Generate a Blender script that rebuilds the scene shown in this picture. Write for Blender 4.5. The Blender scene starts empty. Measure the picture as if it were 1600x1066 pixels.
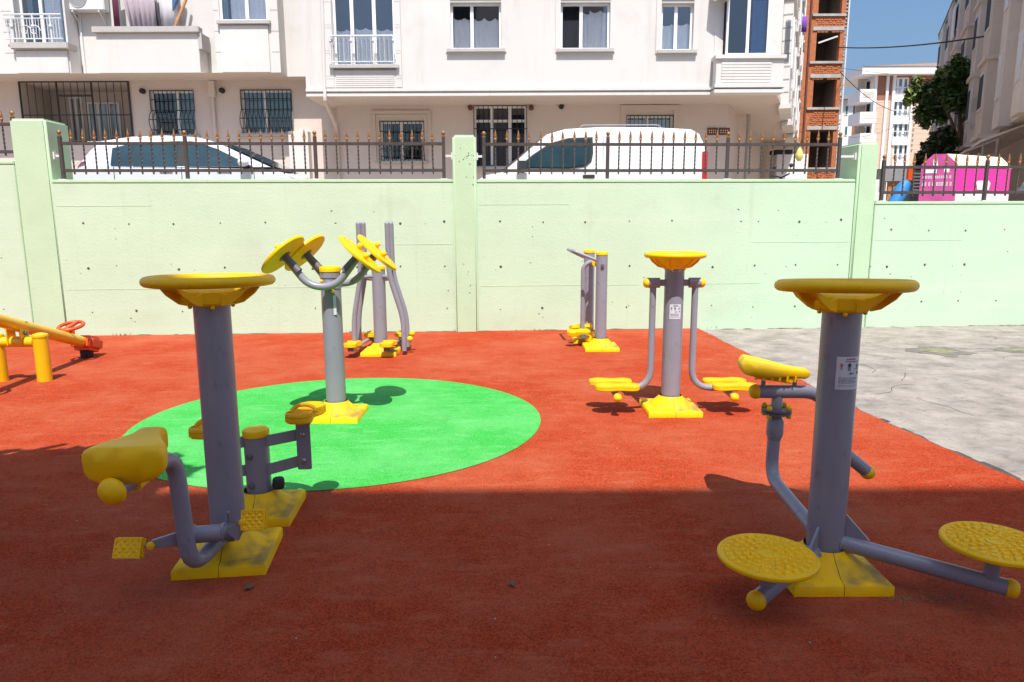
import bpy, bmesh, math, random
from mathutils import Vector as V, Matrix as M, noise
random.seed(11)
R = math.radians
S = bpy.context.scene
C = S.collection
PI = math.pi
# ------------------------------------------------------------------ camera, sky, sun, exposure
CAM_H = 1.52; FPX = 1100.0; TH = math.atan(188 / FPX); RO = R(0.25)
cam = bpy.data.cameras.new('camera'); cam.lens = 36 * FPX / 1600; cam.sensor_width = 36
cam.clip_start = 0.05; cam.clip_end = 3000
co = bpy.data.objects.new('camera', cam); C.objects.link(co)
co.location = (0, 0, CAM_H)
co.matrix_world = M.Translation((0, 0, CAM_H)) @ M.Rotation(R(90) - TH, 4, 'X') @ M.Rotation(-RO, 4, 'Z')
S.camera = co
SUN_EL = R(62.5); SUN_AZ_X = 0.04
world = bpy.data.worlds.new('World'); S.world = world; world.use_nodes = True
wn = world.node_tree.nodes; wl = world.node_tree.links
wn.clear()
sky = wn.new('ShaderNodeTexSky'); sky.sky_type = 'NISHITA'; sky.sun_disc = False
sky.sun_elevation = SUN_EL; sky.sun_rotation = R(180 - 4); sky.air_density = 1.35; sky.dust_density = 4.0; sky.ozone_density = 10.0
bg = wn.new('ShaderNodeBackground'); bg.inputs['Strength'].default_value = 0.086
wo = wn.new('ShaderNodeOutputWorld'); wl.new(sky.outputs[0], bg.inputs[0]); wl.new(bg.outputs[0], wo.inputs[0])
sd = bpy.data.lights.new('sun', 'SUN'); sd.energy = 3.6; sd.angle = R(0.36); sd.color = (1.0, 0.955, 0.89)
so = bpy.data.objects.new('sun', sd); C.objects.link(so); so.location = (0, -5, 30)
_sv = V((SUN_AZ_X * math.cos(SUN_EL) * 2, -math.cos(SUN_EL), math.sin(SUN_EL)))
so.rotation_euler = _sv.to_track_quat('Z', 'Y').to_euler()
S.view_settings.view_transform = 'Standard'; S.view_settings.look = 'None'
S.view_settings.exposure = 0.92; S.view_settings.gamma = 1.0; S.view_settings.use_curve_mapping = False
S.render.engine = 'CYCLES'
S.cycles.max_bounces = 8; S.cycles.transparent_max_bounces = 12


def at(px, py, Y):
    """point of the vertical plane y = Y that the photograph shows at (px, py)"""
    x = (px - 800) / FPX; y = (533 - py) / FPX
    c, s = math.cos(RO), math.sin(RO)
    x, y = x * c + y * s, y * c - x * s
    d = (x, math.cos(TH) + y * math.sin(TH), -math.sin(TH) + y * math.cos(TH))
    t = Y / d[1]
    return V((d[0] * t, Y, CAM_H + d[2] * t))


# ------------------------------------------------------------------ materials
def mat(name, col, rough=0.5, var=0.08, scale=4.0, bump=0.0, bscale=120.0, metal=0.0, dirt=None, dscale=6.0, dth=0.55,
        streak=None, coat=0.0, spec=0.5, dust=None, streak2=None):
    m = bpy.data.materials.new(name); m.use_nodes = True
    nt = m.node_tree; n = nt.nodes; l = nt.links
    b = n['Principled BSDF']
    tc = n.new('ShaderNodeTexCoord')
    nz = n.new('ShaderNodeTexNoise'); nz.inputs['Scale'].default_value = scale; nz.inputs['Detail'].default_value = 8
    nz.inputs['Roughness'].default_value = 0.62
    l.new(tc.outputs['Object'], nz.inputs['Vector'])
    r = n.new('ShaderNodeValToRGB')
    r.color_ramp.elements[0].position = 0.28; r.color_ramp.elements[1].position = 0.72
    r.color_ramp.elements[0].color = tuple(max(0, c * (1 - var)) for c in col) + (1,)
    r.color_ramp.elements[1].color = tuple(min(1, c * (1 + var)) for c in col) + (1,)
    l.new(nz.outputs['Fac'], r.inputs[0])
    out = r.outputs[0]
    if dirt:
        dz = n.new('ShaderNodeTexNoise'); dz.inputs['Scale'].default_value = dscale; dz.inputs['Detail'].default_value = 10
        dz.inputs['Roughness'].default_value = 0.7
        l.new(tc.outputs['Object'], dz.inputs['Vector'])
        dr = n.new('ShaderNodeValToRGB'); dr.color_ramp.elements[0].position = dth; dr.color_ramp.elements[1].position = min(1, dth + 0.16)
        l.new(dz.outputs['Fac'], dr.inputs[0])
        mx = n.new('ShaderNodeMixRGB'); mx.inputs[2].default_value = tuple(dirt[:3]) + (1,)
        ml = n.new('ShaderNodeMath'); ml.operation = 'MULTIPLY'; ml.inputs[1].default_value = dirt[3]
        l.new(dr.outputs[0], ml.inputs[0]); l.new(ml.outputs[0], mx.inputs[0]); l.new(out, mx.inputs[1]); out = mx.outputs[0]
    if streak:
        mp = n.new('ShaderNodeMapping'); mp.inputs['Scale'].default_value = streak[4]
        l.new(tc.outputs['Object'], mp.inputs['Vector'])
        sz = n.new('ShaderNodeTexNoise'); sz.inputs['Scale'].default_value = 1.0; sz.inputs['Detail'].default_value = 9
        sz.inputs['Roughness'].default_value = 0.68
        l.new(mp.outputs[0], sz.inputs['Vector'])
        sr = n.new('ShaderNodeValToRGB'); sr.color_ramp.elements[0].position = streak[5]; sr.color_ramp.elements[1].position = streak[5] + 0.22
        l.new(sz.outputs['Fac'], sr.inputs[0])
        mx = n.new('ShaderNodeMixRGB'); mx.inputs[2].default_value = tuple(streak[:3]) + (1,)
        ml = n.new('ShaderNodeMath'); ml.operation = 'MULTIPLY'; ml.inputs[1].default_value = streak[3]
        l.new(sr.outputs[0], ml.inputs[0]); l.new(ml.outputs[0], mx.inputs[0]); l.new(out, mx.inputs[1]); out = mx.outputs[0]
    if streak2:
        mp = n.new('ShaderNodeMapping'); mp.inputs['Scale'].default_value = streak2[4]
        l.new(tc.outputs['Object'], mp.inputs['Vector'])
        sz = n.new('ShaderNodeTexNoise'); sz.inputs['Scale'].default_value = 1.0; sz.inputs['Detail'].default_value = 8
        l.new(mp.outputs[0], sz.inputs['Vector'])
        sr = n.new('ShaderNodeValToRGB'); sr.color_ramp.elements[0].position = streak2[5]; sr.color_ramp.elements[1].position = streak2[5] + 0.16
        l.new(sz.outputs['Fac'], sr.inputs[0])
        mx = n.new('ShaderNodeMixRGB'); mx.inputs[2].default_value = tuple(streak2[:3]) + (1,)
        ml = n.new('ShaderNodeMath'); ml.operation = 'MULTIPLY'; ml.inputs[1].default_value = streak2[3]
        l.new(sr.outputs[0], ml.inputs[0]); l.new(ml.outputs[0], mx.inputs[0]); l.new(out, mx.inputs[1]); out = mx.outputs[0]
    if dust:   # dust settled on upward faces
        ge = n.new('ShaderNodeNewGeometry'); sp = n.new('ShaderNodeSeparateXYZ'); l.new(ge.outputs['Normal'], sp.inputs[0])
        dz2 = n.new('ShaderNodeTexNoise'); dz2.inputs['Scale'].default_value = dust[4]; dz2.inputs['Detail'].default_value = 8
        l.new(tc.outputs['Object'], dz2.inputs['Vector'])
        rr = n.new('ShaderNodeValToRGB'); rr.color_ramp.elements[0].position = 0.46; rr.color_ramp.elements[1].position = 0.66
        l.new(dz2.outputs['Fac'], rr.inputs[0])
        mm = n.new('ShaderNodeMath'); mm.operation = 'MULTIPLY'; mm.use_clamp = True
        l.new(sp.outputs['Z'], mm.inputs[0]); l.new(rr.outputs[0], mm.inputs[1])
        m2 = n.new('ShaderNodeMath'); m2.operation = 'MULTIPLY'; m2.inputs[1].default_value = dust[3]; l.new(mm.outputs[0], m2.inputs[0])
        mx = n.new('ShaderNodeMixRGB'); mx.inputs[2].default_value = tuple(dust[:3]) + (1,)
        l.new(m2.outputs[0], mx.inputs[0]); l.new(out, mx.inputs[1]); out = mx.outputs[0]
    l.new(out, b.inputs['Base Color'])
    b.inputs['Metallic'].default_value = metal
    b.inputs['Specular IOR Level'].default_value = spec
    rz = n.new('ShaderNodeMapRange'); rz.inputs[1].default_value = 0.3; rz.inputs[2].default_value = 0.7
    rz.inputs[3].default_value = max(0.02, rough - 0.08); rz.inputs[4].default_value = min(1, rough + 0.1)
    l.new(nz.outputs['Fac'], rz.inputs[0]); l.new(rz.outputs[0], b.inputs['Roughness'])
    if coat:
        b.inputs['Coat Weight'].default_value = coat; b.inputs['Coat Roughness'].default_value = 0.06
    if bump:
        bz = n.new('ShaderNodeTexNoise'); bz.inputs['Scale'].default_value = bscale; bz.inputs['Detail'].default_value = 4
        l.new(tc.outputs['Object'], bz.inputs['Vector'])
        bp = n.new('ShaderNodeBump'); bp.inputs['Strength'].default_value = bump; bp.inputs['Distance'].default_value = 0.01
        l.new(bz.outputs['Fac'], bp.inputs['Height']); l.new(bp.outputs[0], b.inputs['Normal'])
    return m


def rubber(name, col, pale, speck, fade):
    """poured granulate: millimetre crumbs of uneven tone, scuffed pale patches"""
    m = bpy.data.materials.new(name); m.use_nodes = True
    nt = m.node_tree; n = nt.nodes; l = nt.links; b = n['Principled BSDF']
    tc = n.new('ShaderNodeTexCoord')
    vo = n.new('ShaderNodeTexVoronoi'); vo.inputs['Scale'].default_value = 175
    l.new(tc.outputs['Object'], vo.inputs['Vector'])
    hs = n.new('ShaderNodeSeparateColor'); l.new(vo.outputs['Color'], hs.inputs[0])
    cr = n.new('ShaderNodeValToRGB')
    e = cr.color_ramp.elements
    e[0].position = 0.0; e[0].color = tuple(c * (1 - speck) for c in col) + (1,)
    e[1].position = 1.0; e[1].color = tuple(min(1, c * (1 + speck)) for c in col) + (1,)
    l.new(hs.outputs[0], cr.inputs[0])
    def layer(prev, color, amt, scale, lo, hi, stretch=None):
        z = n.new('ShaderNodeTexNoise'); z.inputs['Scale'].default_value = scale; z.inputs['Detail'].default_value = 10; z.inputs['Roughness'].default_value = 0.7
        if stretch:
            mp = n.new('ShaderNodeMapping'); mp.inputs['Scale'].default_value = stretch; l.new(tc.outputs['Object'], mp.inputs[0]); l.new(mp.outputs[0], z.inputs['Vector'])
        else:
            l.new(tc.outputs['Object'], z.inputs['Vector'])
        rp = n.new('ShaderNodeValToRGB'); rp.color_ramp.elements[0].position = lo; rp.color_ramp.elements[1].position = hi
        l.new(z.outputs['Fac'], rp.inputs[0])
        ml = n.new('ShaderNodeMath'); ml.operation = 'MULTIPLY'; ml.inputs[1].default_value = amt; l.new(rp.outputs[0], ml.inputs[0])
        mx = n.new('ShaderNodeMixRGB'); mx.inputs[2].default_value = tuple(color) + (1,)
        l.new(ml.outputs[0], mx.inputs[0]); l.new(prev, mx.inputs[1])
        return mx.outputs[0]
    o = cr.outputs[0]
    o = layer(o, pale, fade, 0.9, 0.42, 0.72)
    o = layer(o, pale, fade * 0.9, 6.0, 0.52, 0.72, (0.6, 1.8, 1))
    o = layer(o, tuple(min(1, c * 1.5) for c in pale), fade * 1.2, 55, 0.66, 0.74)
    o = layer(o, tuple(c * 0.6 for c in col), 0.5, 2.3, 0.56, 0.8)
    o = layer(o, tuple(c * 0.45 for c in col), 0.45, 30, 0.62, 0.75)
    l.new(o, b.inputs['Base Color']); b.inputs['Roughness'].default_value = 0.9; b.inputs['Specular IOR Level'].default_value = 0.10
    bp = n.new('ShaderNodeBump'); bp.inputs['Strength'].default_value = 0.55; bp.inputs['Distance'].default_value = 0.004
    l.new(vo.outputs['Distance'], bp.inputs['Height']); l.new(bp.outputs[0], b.inputs['Normal'])
    return m


def glass(name, tint, refl=0.3):
    m = bpy.data.materials.new(name); m.use_nodes = True
    nt = m.node_tree; n = nt.nodes; l = nt.links; n.remove(n['Principled BSDF'])
    t = n.new('ShaderNodeBsdfTransparent'); t.inputs[0].default_value = tuple(tint) + (1,)
    g = n.new('ShaderNodeBsdfGlossy'); g.inputs['Roughness'].default_value = 0.02; g.inputs[0].default_value = (0.9, 0.95, 1, 1)
    lw = n.new('ShaderNodeLayerWeight'); lw.inputs[0].default_value = 0.2
    mr = n.new('ShaderNodeMapRange'); mr.inputs[3].default_value = refl; mr.inputs[4].default_value = 0.95
    l.new(lw.outputs['Fresnel'], mr.inputs[0])
    x = n.new('ShaderNodeMixShader'); l.new(mr.outputs[0], x.inputs[0]); l.new(t.outputs[0], x.inputs[1]); l.new(g.outputs[0], x.inputs[2])
    l.new(x.outputs[0], n['Material Output'].inputs[0])
    return m


def leafmat(name, a, b_):
    m = mat(name, a, 0.5, 0.5, 1.5)
    b = m.node_tree.nodes['Principled BSDF']
    return m


MT = {}
MT['red'] = rubber('red rubber', (0.325, 0.041, 0.0125), (0.45, 0.155, 0.080), 0.45, 0.46)
MT['green'] = rubber('green rubber', (0.046, 0.36, 0.058), (0.20, 0.53, 0.21), 0.28, 0.50)
MT['edge'] = mat('worn rubber edge', (0.06, 0.05, 0.045), 0.9, 0.4, 20)
MT['concrete'] = mat('weathered concrete', (0.265, 0.23, 0.195), 0.9, 0.42, 3.2, 0.9, 60, dirt=(0.10, 0.085, 0.07, 0.6), dscale=15.0, dth=0.53,
                     streak=(0.31, 0.285, 0.255, 0.7, (3.0, 8.0, 1), 0.47))
MT['wall'] = mat('pale green wall paint', (0.482, 0.632, 0.45), 0.75, 0.045, 1.2, 0.25, 40, dirt=(0.40, 0.47, 0.34, 0.35), dscale=1.6, dth=0.56,
                 streak=(0.56, 0.66, 0.51, 0.5, (0.25, 0.25, 6.0), 0.52), streak2=(0.36, 0.44, 0.30, 0.28, (7.0, 7.0, 0.45), 0.60))
MT['pillar'] = mat('pillar green paint', (0.45, 0.61, 0.40), 0.75, 0.05, 2.0, 0.3, 50, dirt=(0.38, 0.45, 0.30, 0.4), dscale=4, dth=0.62)
MT['joint'] = mat('wall joint', (0.30, 0.38, 0.24), 0.9, 0.3, 8)
MT['hole'] = mat('tie hole plug', (0.075, 0.075, 0.065), 0.9, 0.4, 30)  # flat dark discs stand in for the shade inside recessed tie holes
MT['moss'] = mat('dirt line at wall foot', (0.17, 0.15, 0.11), 0.95, 0.5, 14)
MT['yellow'] = mat('yellow plastic', (0.93, 0.53, 0.002), 0.42, 0.05, 5, 0.08, 300, spec=0.3, dust=(0.66, 0.36, 0.03, 0.28, 9))
MT['yellowd'] = mat('scuffed yellow plastic', (0.83, 0.45, 0.003), 0.52, 0.07, 6, 0.15, 200, spec=0.3, dust=(0.36, 0.22, 0.06, 0.5, 9))
MT['yellowbase'] = mat('dirty yellow base', (0.93, 0.53, 0.002), 0.55, 0.07, 6, 0.2, 160, spec=0.2, dust=(0.17, 0.115, 0.06, 0.8, 7.5))
MT['yelpaint'] = mat('yellow painted steel', (0.76, 0.44, 0.004), 0.33, 0.05, 4, coat=0.3)
MT['steel'] = mat('grey powder coat', (0.25, 0.243, 0.288), 0.36, 0.05, 3, 0.05, 400, dirt=(0.30, 0.28, 0.27, 0.25), dscale=3, dth=0.6, coat=0.15, streak=(0.34, 0.31, 0.31, 0.5, (60, 60, 9), 0.60), streak2=(0.10, 0.075, 0.06, 0.55, (26, 26, 12), 0.62))
MT['steeld'] = mat('dark grey steel', (0.13, 0.12, 0.135), 0.4, 0.08, 6)
MT['chrome'] = mat('zinc bolt', (0.45, 0.44, 0.43), 0.3, 0.1, 20, metal=0.9)
MT['black'] = mat('black rubber', (0.02, 0.02, 0.022), 0.7, 0.2, 10)
MT['orange'] = mat('red orange plastic', (0.62, 0.075, 0.012), 0.4, 0.08, 6)
MT['sticker'] = mat('sticker white', (0.62, 0.63, 0.68), 0.4, 0.04, 20)
MT['ink'] = mat('sticker dark print', (0.05, 0.05, 0.07), 0.5, 0.2, 30)
MT['inko'] = mat('sticker orange print', (0.55, 0.10, 0.03), 0.5, 0.2, 30)
MT['inkg'] = mat('sticker grey print', (0.30, 0.31, 0.35), 0.5, 0.2, 30)
MT['iron'] = mat('brown painted iron', (0.060, 0.047, 0.043), 0.5, 0.25, 14, dirt=(0.16, 0.10, 0.06, 0.6), dscale=20, dth=0.6)
MT['gold'] = mat('worn gilt finial', (0.30, 0.15, 0.055), 0.42, 0.5, 40, metal=0.35)
MT['white'] = mat('white facade render', (0.595, 0.575, 0.55), 0.85, 0.035, 0.7, 0.2, 30, dirt=(0.50, 0.465, 0.445, 0.55), dscale=0.8, dth=0.54,
                  streak=(0.45, 0.42, 0.39, 0.45, (3.0, 3.0, 0.25), 0.54), streak2=(0.66, 0.63, 0.60, 0.5, (0.5, 0.5, 0.9), 0.5))
MT['trim'] = mat('grey stone trim', (0.42, 0.40, 0.38), 0.8, 0.1, 4)
MT['soffit'] = mat('soffit paint', (0.56, 0.48, 0.42), 0.9, 0.05, 1.2, dirt=(0.45, 0.40, 0.36, 0.4), dscale=1.1, dth=0.56)
MT['low'] = mat('ground floor render', (0.60, 0.52, 0.47), 0.9, 0.05, 0.9, 0.2, 40, dirt=(0.42, 0.38, 0.36, 0.4), dscale=1.2, dth=0.58)
MT['pvc'] = mat('white window frame', (0.80, 0.80, 0.80), 0.35, 0.02, 3)
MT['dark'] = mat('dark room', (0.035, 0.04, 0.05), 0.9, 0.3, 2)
MT['curtain'] = mat('white net curtain', (0.86, 0.86, 0.87), 0.9, 0.06, 6)
MT['drape'] = mat('grey green drape', (0.22, 0.30, 0.32), 0.9, 0.15, 5)
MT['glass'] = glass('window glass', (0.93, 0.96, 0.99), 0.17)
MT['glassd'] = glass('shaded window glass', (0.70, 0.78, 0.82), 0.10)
MT['cglass'] = mat('teal car glass', (0.016, 0.044, 0.056), 0.06, 0.3, 2.5, coat=0.4)
MT['blueglass'] = glass('balcony glass', (0.16, 0.32, 0.55), 0.13)
MT['rail'] = mat('pale balcony rail', (0.62, 0.63, 0.65), 0.4, 0.06, 6)
MT['grille'] = mat('black window bars', (0.022, 0.022, 0.026), 0.5, 0.2, 8)
MT['carw'] = mat('white car paint', (0.68, 0.69, 0.71), 0.3, 0.01, 2, coat=0.8)
MT['cars'] = mat('silver white car paint', (0.60, 0.62, 0.66), 0.3, 0.02, 2, coat=0.8)
MT['tail'] = mat('red lamp glass', (0.45, 0.012, 0.02), 0.2, 0.1, 10, coat=0.8)
MT['lampw'] = mat('clear lamp glass', (0.6, 0.62, 0.65), 0.15, 0.05, 10, coat=0.8)
MT['tyre'] = mat('tyre rubber', (0.025, 0.025, 0.027), 0.8, 0.2, 10)
MT['asphalt'] = mat('street paving', (0.36, 0.30, 0.245), 0.9, 0.2, 3, 0.4, 80)  # unseen street, toned pale and warm to bounce light under the overhangs
MT['brick'] = mat('raw red brick', (0.42, 0.14, 0.055), 0.9, 0.35, 5, 0.3, 40)
MT['mortar'] = mat('mortar', (0.36, 0.31, 0.27), 0.95, 0.2, 6)
MT['slab'] = mat('bare concrete slab', (0.40, 0.38, 0.35), 0.9, 0.2, 3)
MT['rawroom'] = mat('raw room plaster', (0.13, 0.105, 0.08), 0.95, 0.3, 1)
MT['tan'] = mat('tan cladding', (0.60, 0.43, 0.32), 0.8, 0.06, 0.5)
MT['brownc'] = mat('brown cladding', (0.30, 0.125, 0.075), 0.8, 0.1, 0.5)
MT['farwhite'] = mat('far white render', (0.72, 0.71, 0.72), 0.8, 0.04, 0.4)
MT['tile'] = mat('roof tile brown', (0.27, 0.17, 0.12), 0.9, 0.25, 1)
MT['beige'] = mat('beige facade', (0.62, 0.55, 0.50), 0.9, 0.08, 0.6, dirt=(0.27, 0.24, 0.22, 0.5), dscale=0.7, dth=0.54)
MT['sand'] = mat('sand facade', (0.62, 0.53, 0.42), 0.9, 0.1, 0.7)
MT['maroon'] = mat('maroon panel', (0.13, 0.045, 0.035), 0.7, 0.15, 1)
MT['leaf'] = mat('dark leaves', (0.062, 0.115, 0.024), 0.45, 0.5, 0.9)
MT['leafl'] = mat('young leaves', (0.12, 0.17, 0.03), 0.45, 0.4, 0.9)  # lighter leaf colour standing in for sun on the crown's edges
MT['frond'] = mat('palm fronds', (0.045, 0.06, 0.022), 0.5, 0.4, 1.5)
MT['bark'] = mat('bark', (0.12, 0.085, 0.06), 0.9, 0.35, 8, 0.5, 30)
MT['pink'] = mat('bright pink panel', (0.80, 0.018, 0.30), 0.45, 0.06, 3)
MT['purple'] = mat('magenta end panel', (0.42, 0.06, 0.22), 0.5, 0.2, 4)  # darker pink: the shade on the bin's end is put into the colour
MT['cream'] = mat('cream lid', (0.70, 0.64, 0.50), 0.5, 0.06, 3)
MT['metalw'] = mat('off white metal', (0.66, 0.66, 0.64), 0.45, 0.06, 5)
MT['wood'] = mat('orange wood', (0.45, 0.20, 0.07), 0.6, 0.2, 6)
MT['cloth1'] = mat('lilac grey cloth', (0.40, 0.34, 0.38), 0.95, 0.08, 8)
MT['cloth2'] = mat('dark maroon cloth', (0.10, 0.02, 0.045), 0.95, 0.15, 8)
MT['cloth3'] = mat('green cloth', (0.02, 0.13, 0.10), 0.95, 0.15, 8)
MT['cloth4'] = mat('blue cloth', (0.09, 0.17, 0.34), 0.95, 0.15, 8)
MT['cloth5'] = mat('pale towel', (0.66, 0.63, 0.66), 0.95, 0.08, 8)
MT['purplec'] = mat('violet cloth', (0.16, 0.06, 0.38), 0.95, 0.15, 8)
MT['lime'] = mat('pale yellow plastic', (0.62, 0.58, 0.16), 0.5, 0.1, 6)
MT['cable'] = mat('black cable', (0.012, 0.013, 0.016), 0.7, 0.1, 5)
MT['grey'] = mat('mid grey', (0.25, 0.25, 0.26), 0.6, 0.12, 3)
MT['bluep'] = mat('blue plastic', (0.03, 0.20, 0.50), 0.5, 0.1, 3)
MT['leaflit'] = mat('dry leaf', (0.13, 0.085, 0.03), 0.8, 0.35, 20)
MT['weed'] = mat('weed', (0.10, 0.13, 0.03), 0.8, 0.4, 10)


# ------------------------------------------------------------------ mesh helpers
def fillet(pts, rad, n=6):
    pts = [V(p) for p in pts]
    out = [pts[0]]
    for i in range(1, len(pts) - 1):
        a, b, c = pts[i - 1], pts[i], pts[i + 1]
        d1 = (a - b); d2 = (c - b)
        r = rad[i - 1] if isinstance(rad, (list, tuple)) else rad
        t = min(r, d1.length * 0.49, d2.length * 0.49)
        p0 = b + d1.normalized() * t; p1 = b + d2.normalized() * t
        for k in range(n + 1):
            s = k / n
            out.append(p0 * (1 - s) ** 2 + b * 2 * s * (1 - s) + p1 * s * s)
    out.append(pts[-1])
    return out


class MB:
    def __init__(s):
        s.v = []; s.f = []

    def raw(s, vs, fs):
        o = len(s.v); s.v += [V(p) for p in vs]; s.f += [tuple(i + o for i in f) for f in fs]; return s

    def box(s, a, b, m=None):
        x0, y0, z0 = a; x1, y1, z1 = b
        vs = [V((x, y, z)) for z in (z0, z1) for y in (y0, y1) for x in (x0, x1)]
        if m is not None: vs = [m @ p for p in vs]
        return s.raw(vs, [(0, 2, 3, 1), (4, 5, 7, 6), (0, 1, 5, 4), (2, 6, 7, 3), (0, 4, 6, 2), (1, 3, 7, 5)])

    def tube(s, pts, r, n=12, caps=True, rot=0.0):
        pts = [V(p) for p in pts]
        rs = r if isinstance(r, (list, tuple)) else [r] * len(pts)
        up = None; rings = []; o = len(s.v)
        for i, p in enumerate(pts):
            if i == 0: d = pts[1] - pts[0]
            elif i == len(pts) - 1: d = pts[-1] - pts[-2]
            else: d = (pts[i + 1] - p).normalized() + (p - pts[i - 1]).normalized()
            d.normalize()
            if up is None:
                up = V((0, 0, 1)) if abs(d.z) < 0.9 else V((0, 1, 0))
            x = up.cross(d)
            if x.length < 1e-5: x = V((1, 0, 0)).cross(d)
            x.normalize(); y = d.cross(x); up = y
            for k in range(n):
                a = 2 * PI * k / n + rot
                s.v.append(p + (x * math.cos(a) + y * math.sin(a)) * rs[i])
        for i in range(len(pts) - 1):
            for k in range(n):
                a = o + i * n + k; b = o + i * n + (k + 1) % n
                s.f.append((a, b, b + n, a + n))
        if caps:
            s.f.append(tuple(o + k for k in reversed(range(n))))
            e = o + (len(pts) - 1) * n
            s.f.append(tuple(e + k for k in range(n)))
        return s

    def bar(s, p, q, w, h=None):
        """square bar between two points"""
        return s.tube([p, q], w * 0.7071, 4, True, PI / 4)

    def lathe(s, prof, n=24, m=None, a0=0, a1=2 * PI):
        full = abs(a1 - a0 - 2 * PI) < 1e-6
        o = len(s.v); c = n if full else n + 1
        for (r, z) in prof:
            for k in range(c):
                a = a0 + (a1 - a0) * k / n
                p = V((max(r, 1e-4) * math.cos(a), max(r, 1e-4) * math.sin(a), z))
                s.v.append(m @ p if m is not None else p)
        for i in range(len(prof) - 1):
            for k in range(n):
                a = o + i * c + k; b = o + i * c + (k + 1) % c
                s.f.append((a, b, b + c, a + c))
        return s

    def prism(s, poly, h0, h1, m=None):
        """polygon (x, y) extruded in z"""
        k = len(poly); vs = [V((x, y, h)) for h in (h0, h1) for x, y in poly]
        if m is not None: vs = [m @ p for p in vs]
        return s.raw(vs, [tuple(reversed(range(k))), tuple(range(k, 2 * k))] + [(i, (i + 1) % k, k + (i + 1) % k, k + i) for i in range(k)])

    def ball(s, c, r, n=14, sq=1.0):
        prof = [(r * math.sin(PI * i / 8), -r * sq * math.cos(PI * i / 8)) for i in range(9)]
        return s.lathe(prof, n, M.Translation(c))

    def quad(s, a, b, c, d): return s.raw([a, b, c, d], [(0, 1, 2, 3)])

    def build(s, name, m, parent=None, smooth=True, angle=38, bevel=0.0, seg=2, world=False, clean=True):
        me = bpy.data.meshes.new(name)
        me.from_pydata([tuple(p) for p in s.v], [], s.f)
        if bevel or clean:
            bm = bmesh.new(); bm.from_mesh(me)
            bmesh.ops.remove_doubles(bm, verts=bm.verts, dist=1e-5)
            bmesh.ops.dissolve_degenerate(bm, edges=bm.edges, dist=1e-5)
            bmesh.ops.recalc_face_normals(bm, faces=bm.faces)
            if bevel:
                es = [e for e in bm.edges if len(e.link_faces) == 2 and e.calc_face_angle(0) > R(35)]
                bmesh.ops.bevel(bm, geom=es, offset=bevel, segments=seg, affect='EDGES', clamp_overlap=True)
            bm.to_mesh(me); bm.free()
        if smooth:
            me.polygons.foreach_set('use_smooth', [True] * len(me.polygons))
            me.set_sharp_from_angle(angle=R(angle))
        me.materials.append(MT[m] if isinstance(m, str) else m)
        o = bpy.data.objects.new(name, me); C.objects.link(o)
        if parent is not None:
            o.parent = parent
            if world and parent.type == 'EMPTY': o.location = -parent.location
        return o


def tag(o, label, cat, group=None):
    o['label'] = label; o['category'] = cat
    if group: o['group'] = group
    return o


def thing(name, loc, label, cat, group=None, rz=0.0):
    o = bpy.data.objects.new(name, None); C.objects.link(o); o.empty_display_size = 0.2
    o.location = loc; o.rotation_euler.z = rz
    return tag(o, label, cat, group)


def structure(o): o['kind'] = 'structure'; return o


def stuff(o): o['kind'] = 'stuff'; return o


def dup(o, parent=None):
    c = o.copy(); C.objects.link(c); c.parent = parent
    for ch in list(o.children): dup(ch, c)
    return c


def kid(o, parent, loc=None, rz=None):
    """another copy of a part (shared mesh) under a parent"""
    c = dup(o, parent)
    if loc is not None: c.location = loc
    if rz is not None: c.rotation_euler.z = rz
    return c


class Fr:
    """upright plane: u along it, z up, w outward"""
    def __init__(s, o, d, flip=False):
        s.o = V((o[0], o[1], 0)); s.d = V((d[0], d[1], 0)).normalized()
        s.n = V((s.d.y, -s.d.x, 0)) * (-1 if flip else 1)

    def p(s, u, z, w=0): return s.o + s.d * u + s.n * w + V((0, 0, z))

    def box(s, mb, u0, u1, z0, z1, w0, w1):
        vs = [s.p(u, z, w) for z in (z0, z1) for w in (w0, w1) for u in (u0, u1)]
        mb.raw(vs, [(0, 2, 3, 1), (4, 5, 7, 6), (0, 1, 5, 4), (2, 6, 7, 3), (0, 4, 6, 2), (1, 3, 7, 5)])

    def wall(s, mb, u0, u1, z0, z1, holes=(), depth=0.2, w=0.0):
        us = sorted(set([u0, u1] + [h[0] for h in holes] + [h[1] for h in holes]))
        zs = sorted(set([z0, z1] + [h[2] for h in holes] + [h[3] for h in holes]))
        us = [u for u in us if u0 - 1e-6 <= u <= u1 + 1e-6]; zs = [z for z in zs if z0 - 1e-6 <= z <= z1 + 1e-6]
        for i in range(len(us) - 1):
            for j in range(len(zs) - 1):
                cu = (us[i] + us[i + 1]) / 2; cz = (zs[j] + zs[j + 1]) / 2
                if any(h[0] < cu < h[1] and h[2] < cz < h[3] for h in holes): continue
                mb.quad(s.p(us[i], zs[j], w), s.p(us[i + 1], zs[j], w), s.p(us[i + 1], zs[j + 1], w), s.p(us[i], zs[j + 1], w))
        for (a, b, c, d) in holes:
            q = [(a, c), (b, c), (b, d), (a, d)]
            for k in range(4):
                e, g = q[k], q[(k + 1) % 4]
                mb.quad(s.p(e[0], e[1], w), s.p(g[0], g[1], w), s.p(g[0], g[1], w - depth), s.p(e[0], e[1], w - depth))


# ------------------------------------------------------------------ the ground
def sheet(name, poly, z, m, thick=None):
    mb = MB()
    if thick:
        mb.prism(poly, z - thick, z)
    else:
        mb.raw([(x, y, z) for x, y in poly], [tuple(range(len(poly)))])
    return structure(mb.build(name, m, smooth=False))


def WY(x): return 9.775 + 0.0501 * (x + 0.55)


sheet('courtyard_ground', [(-40, -30), (40, -30), (40, WY(40) + 0.1), (-40, WY(-40) + 0.1)], -0.02, 'concrete')
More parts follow.
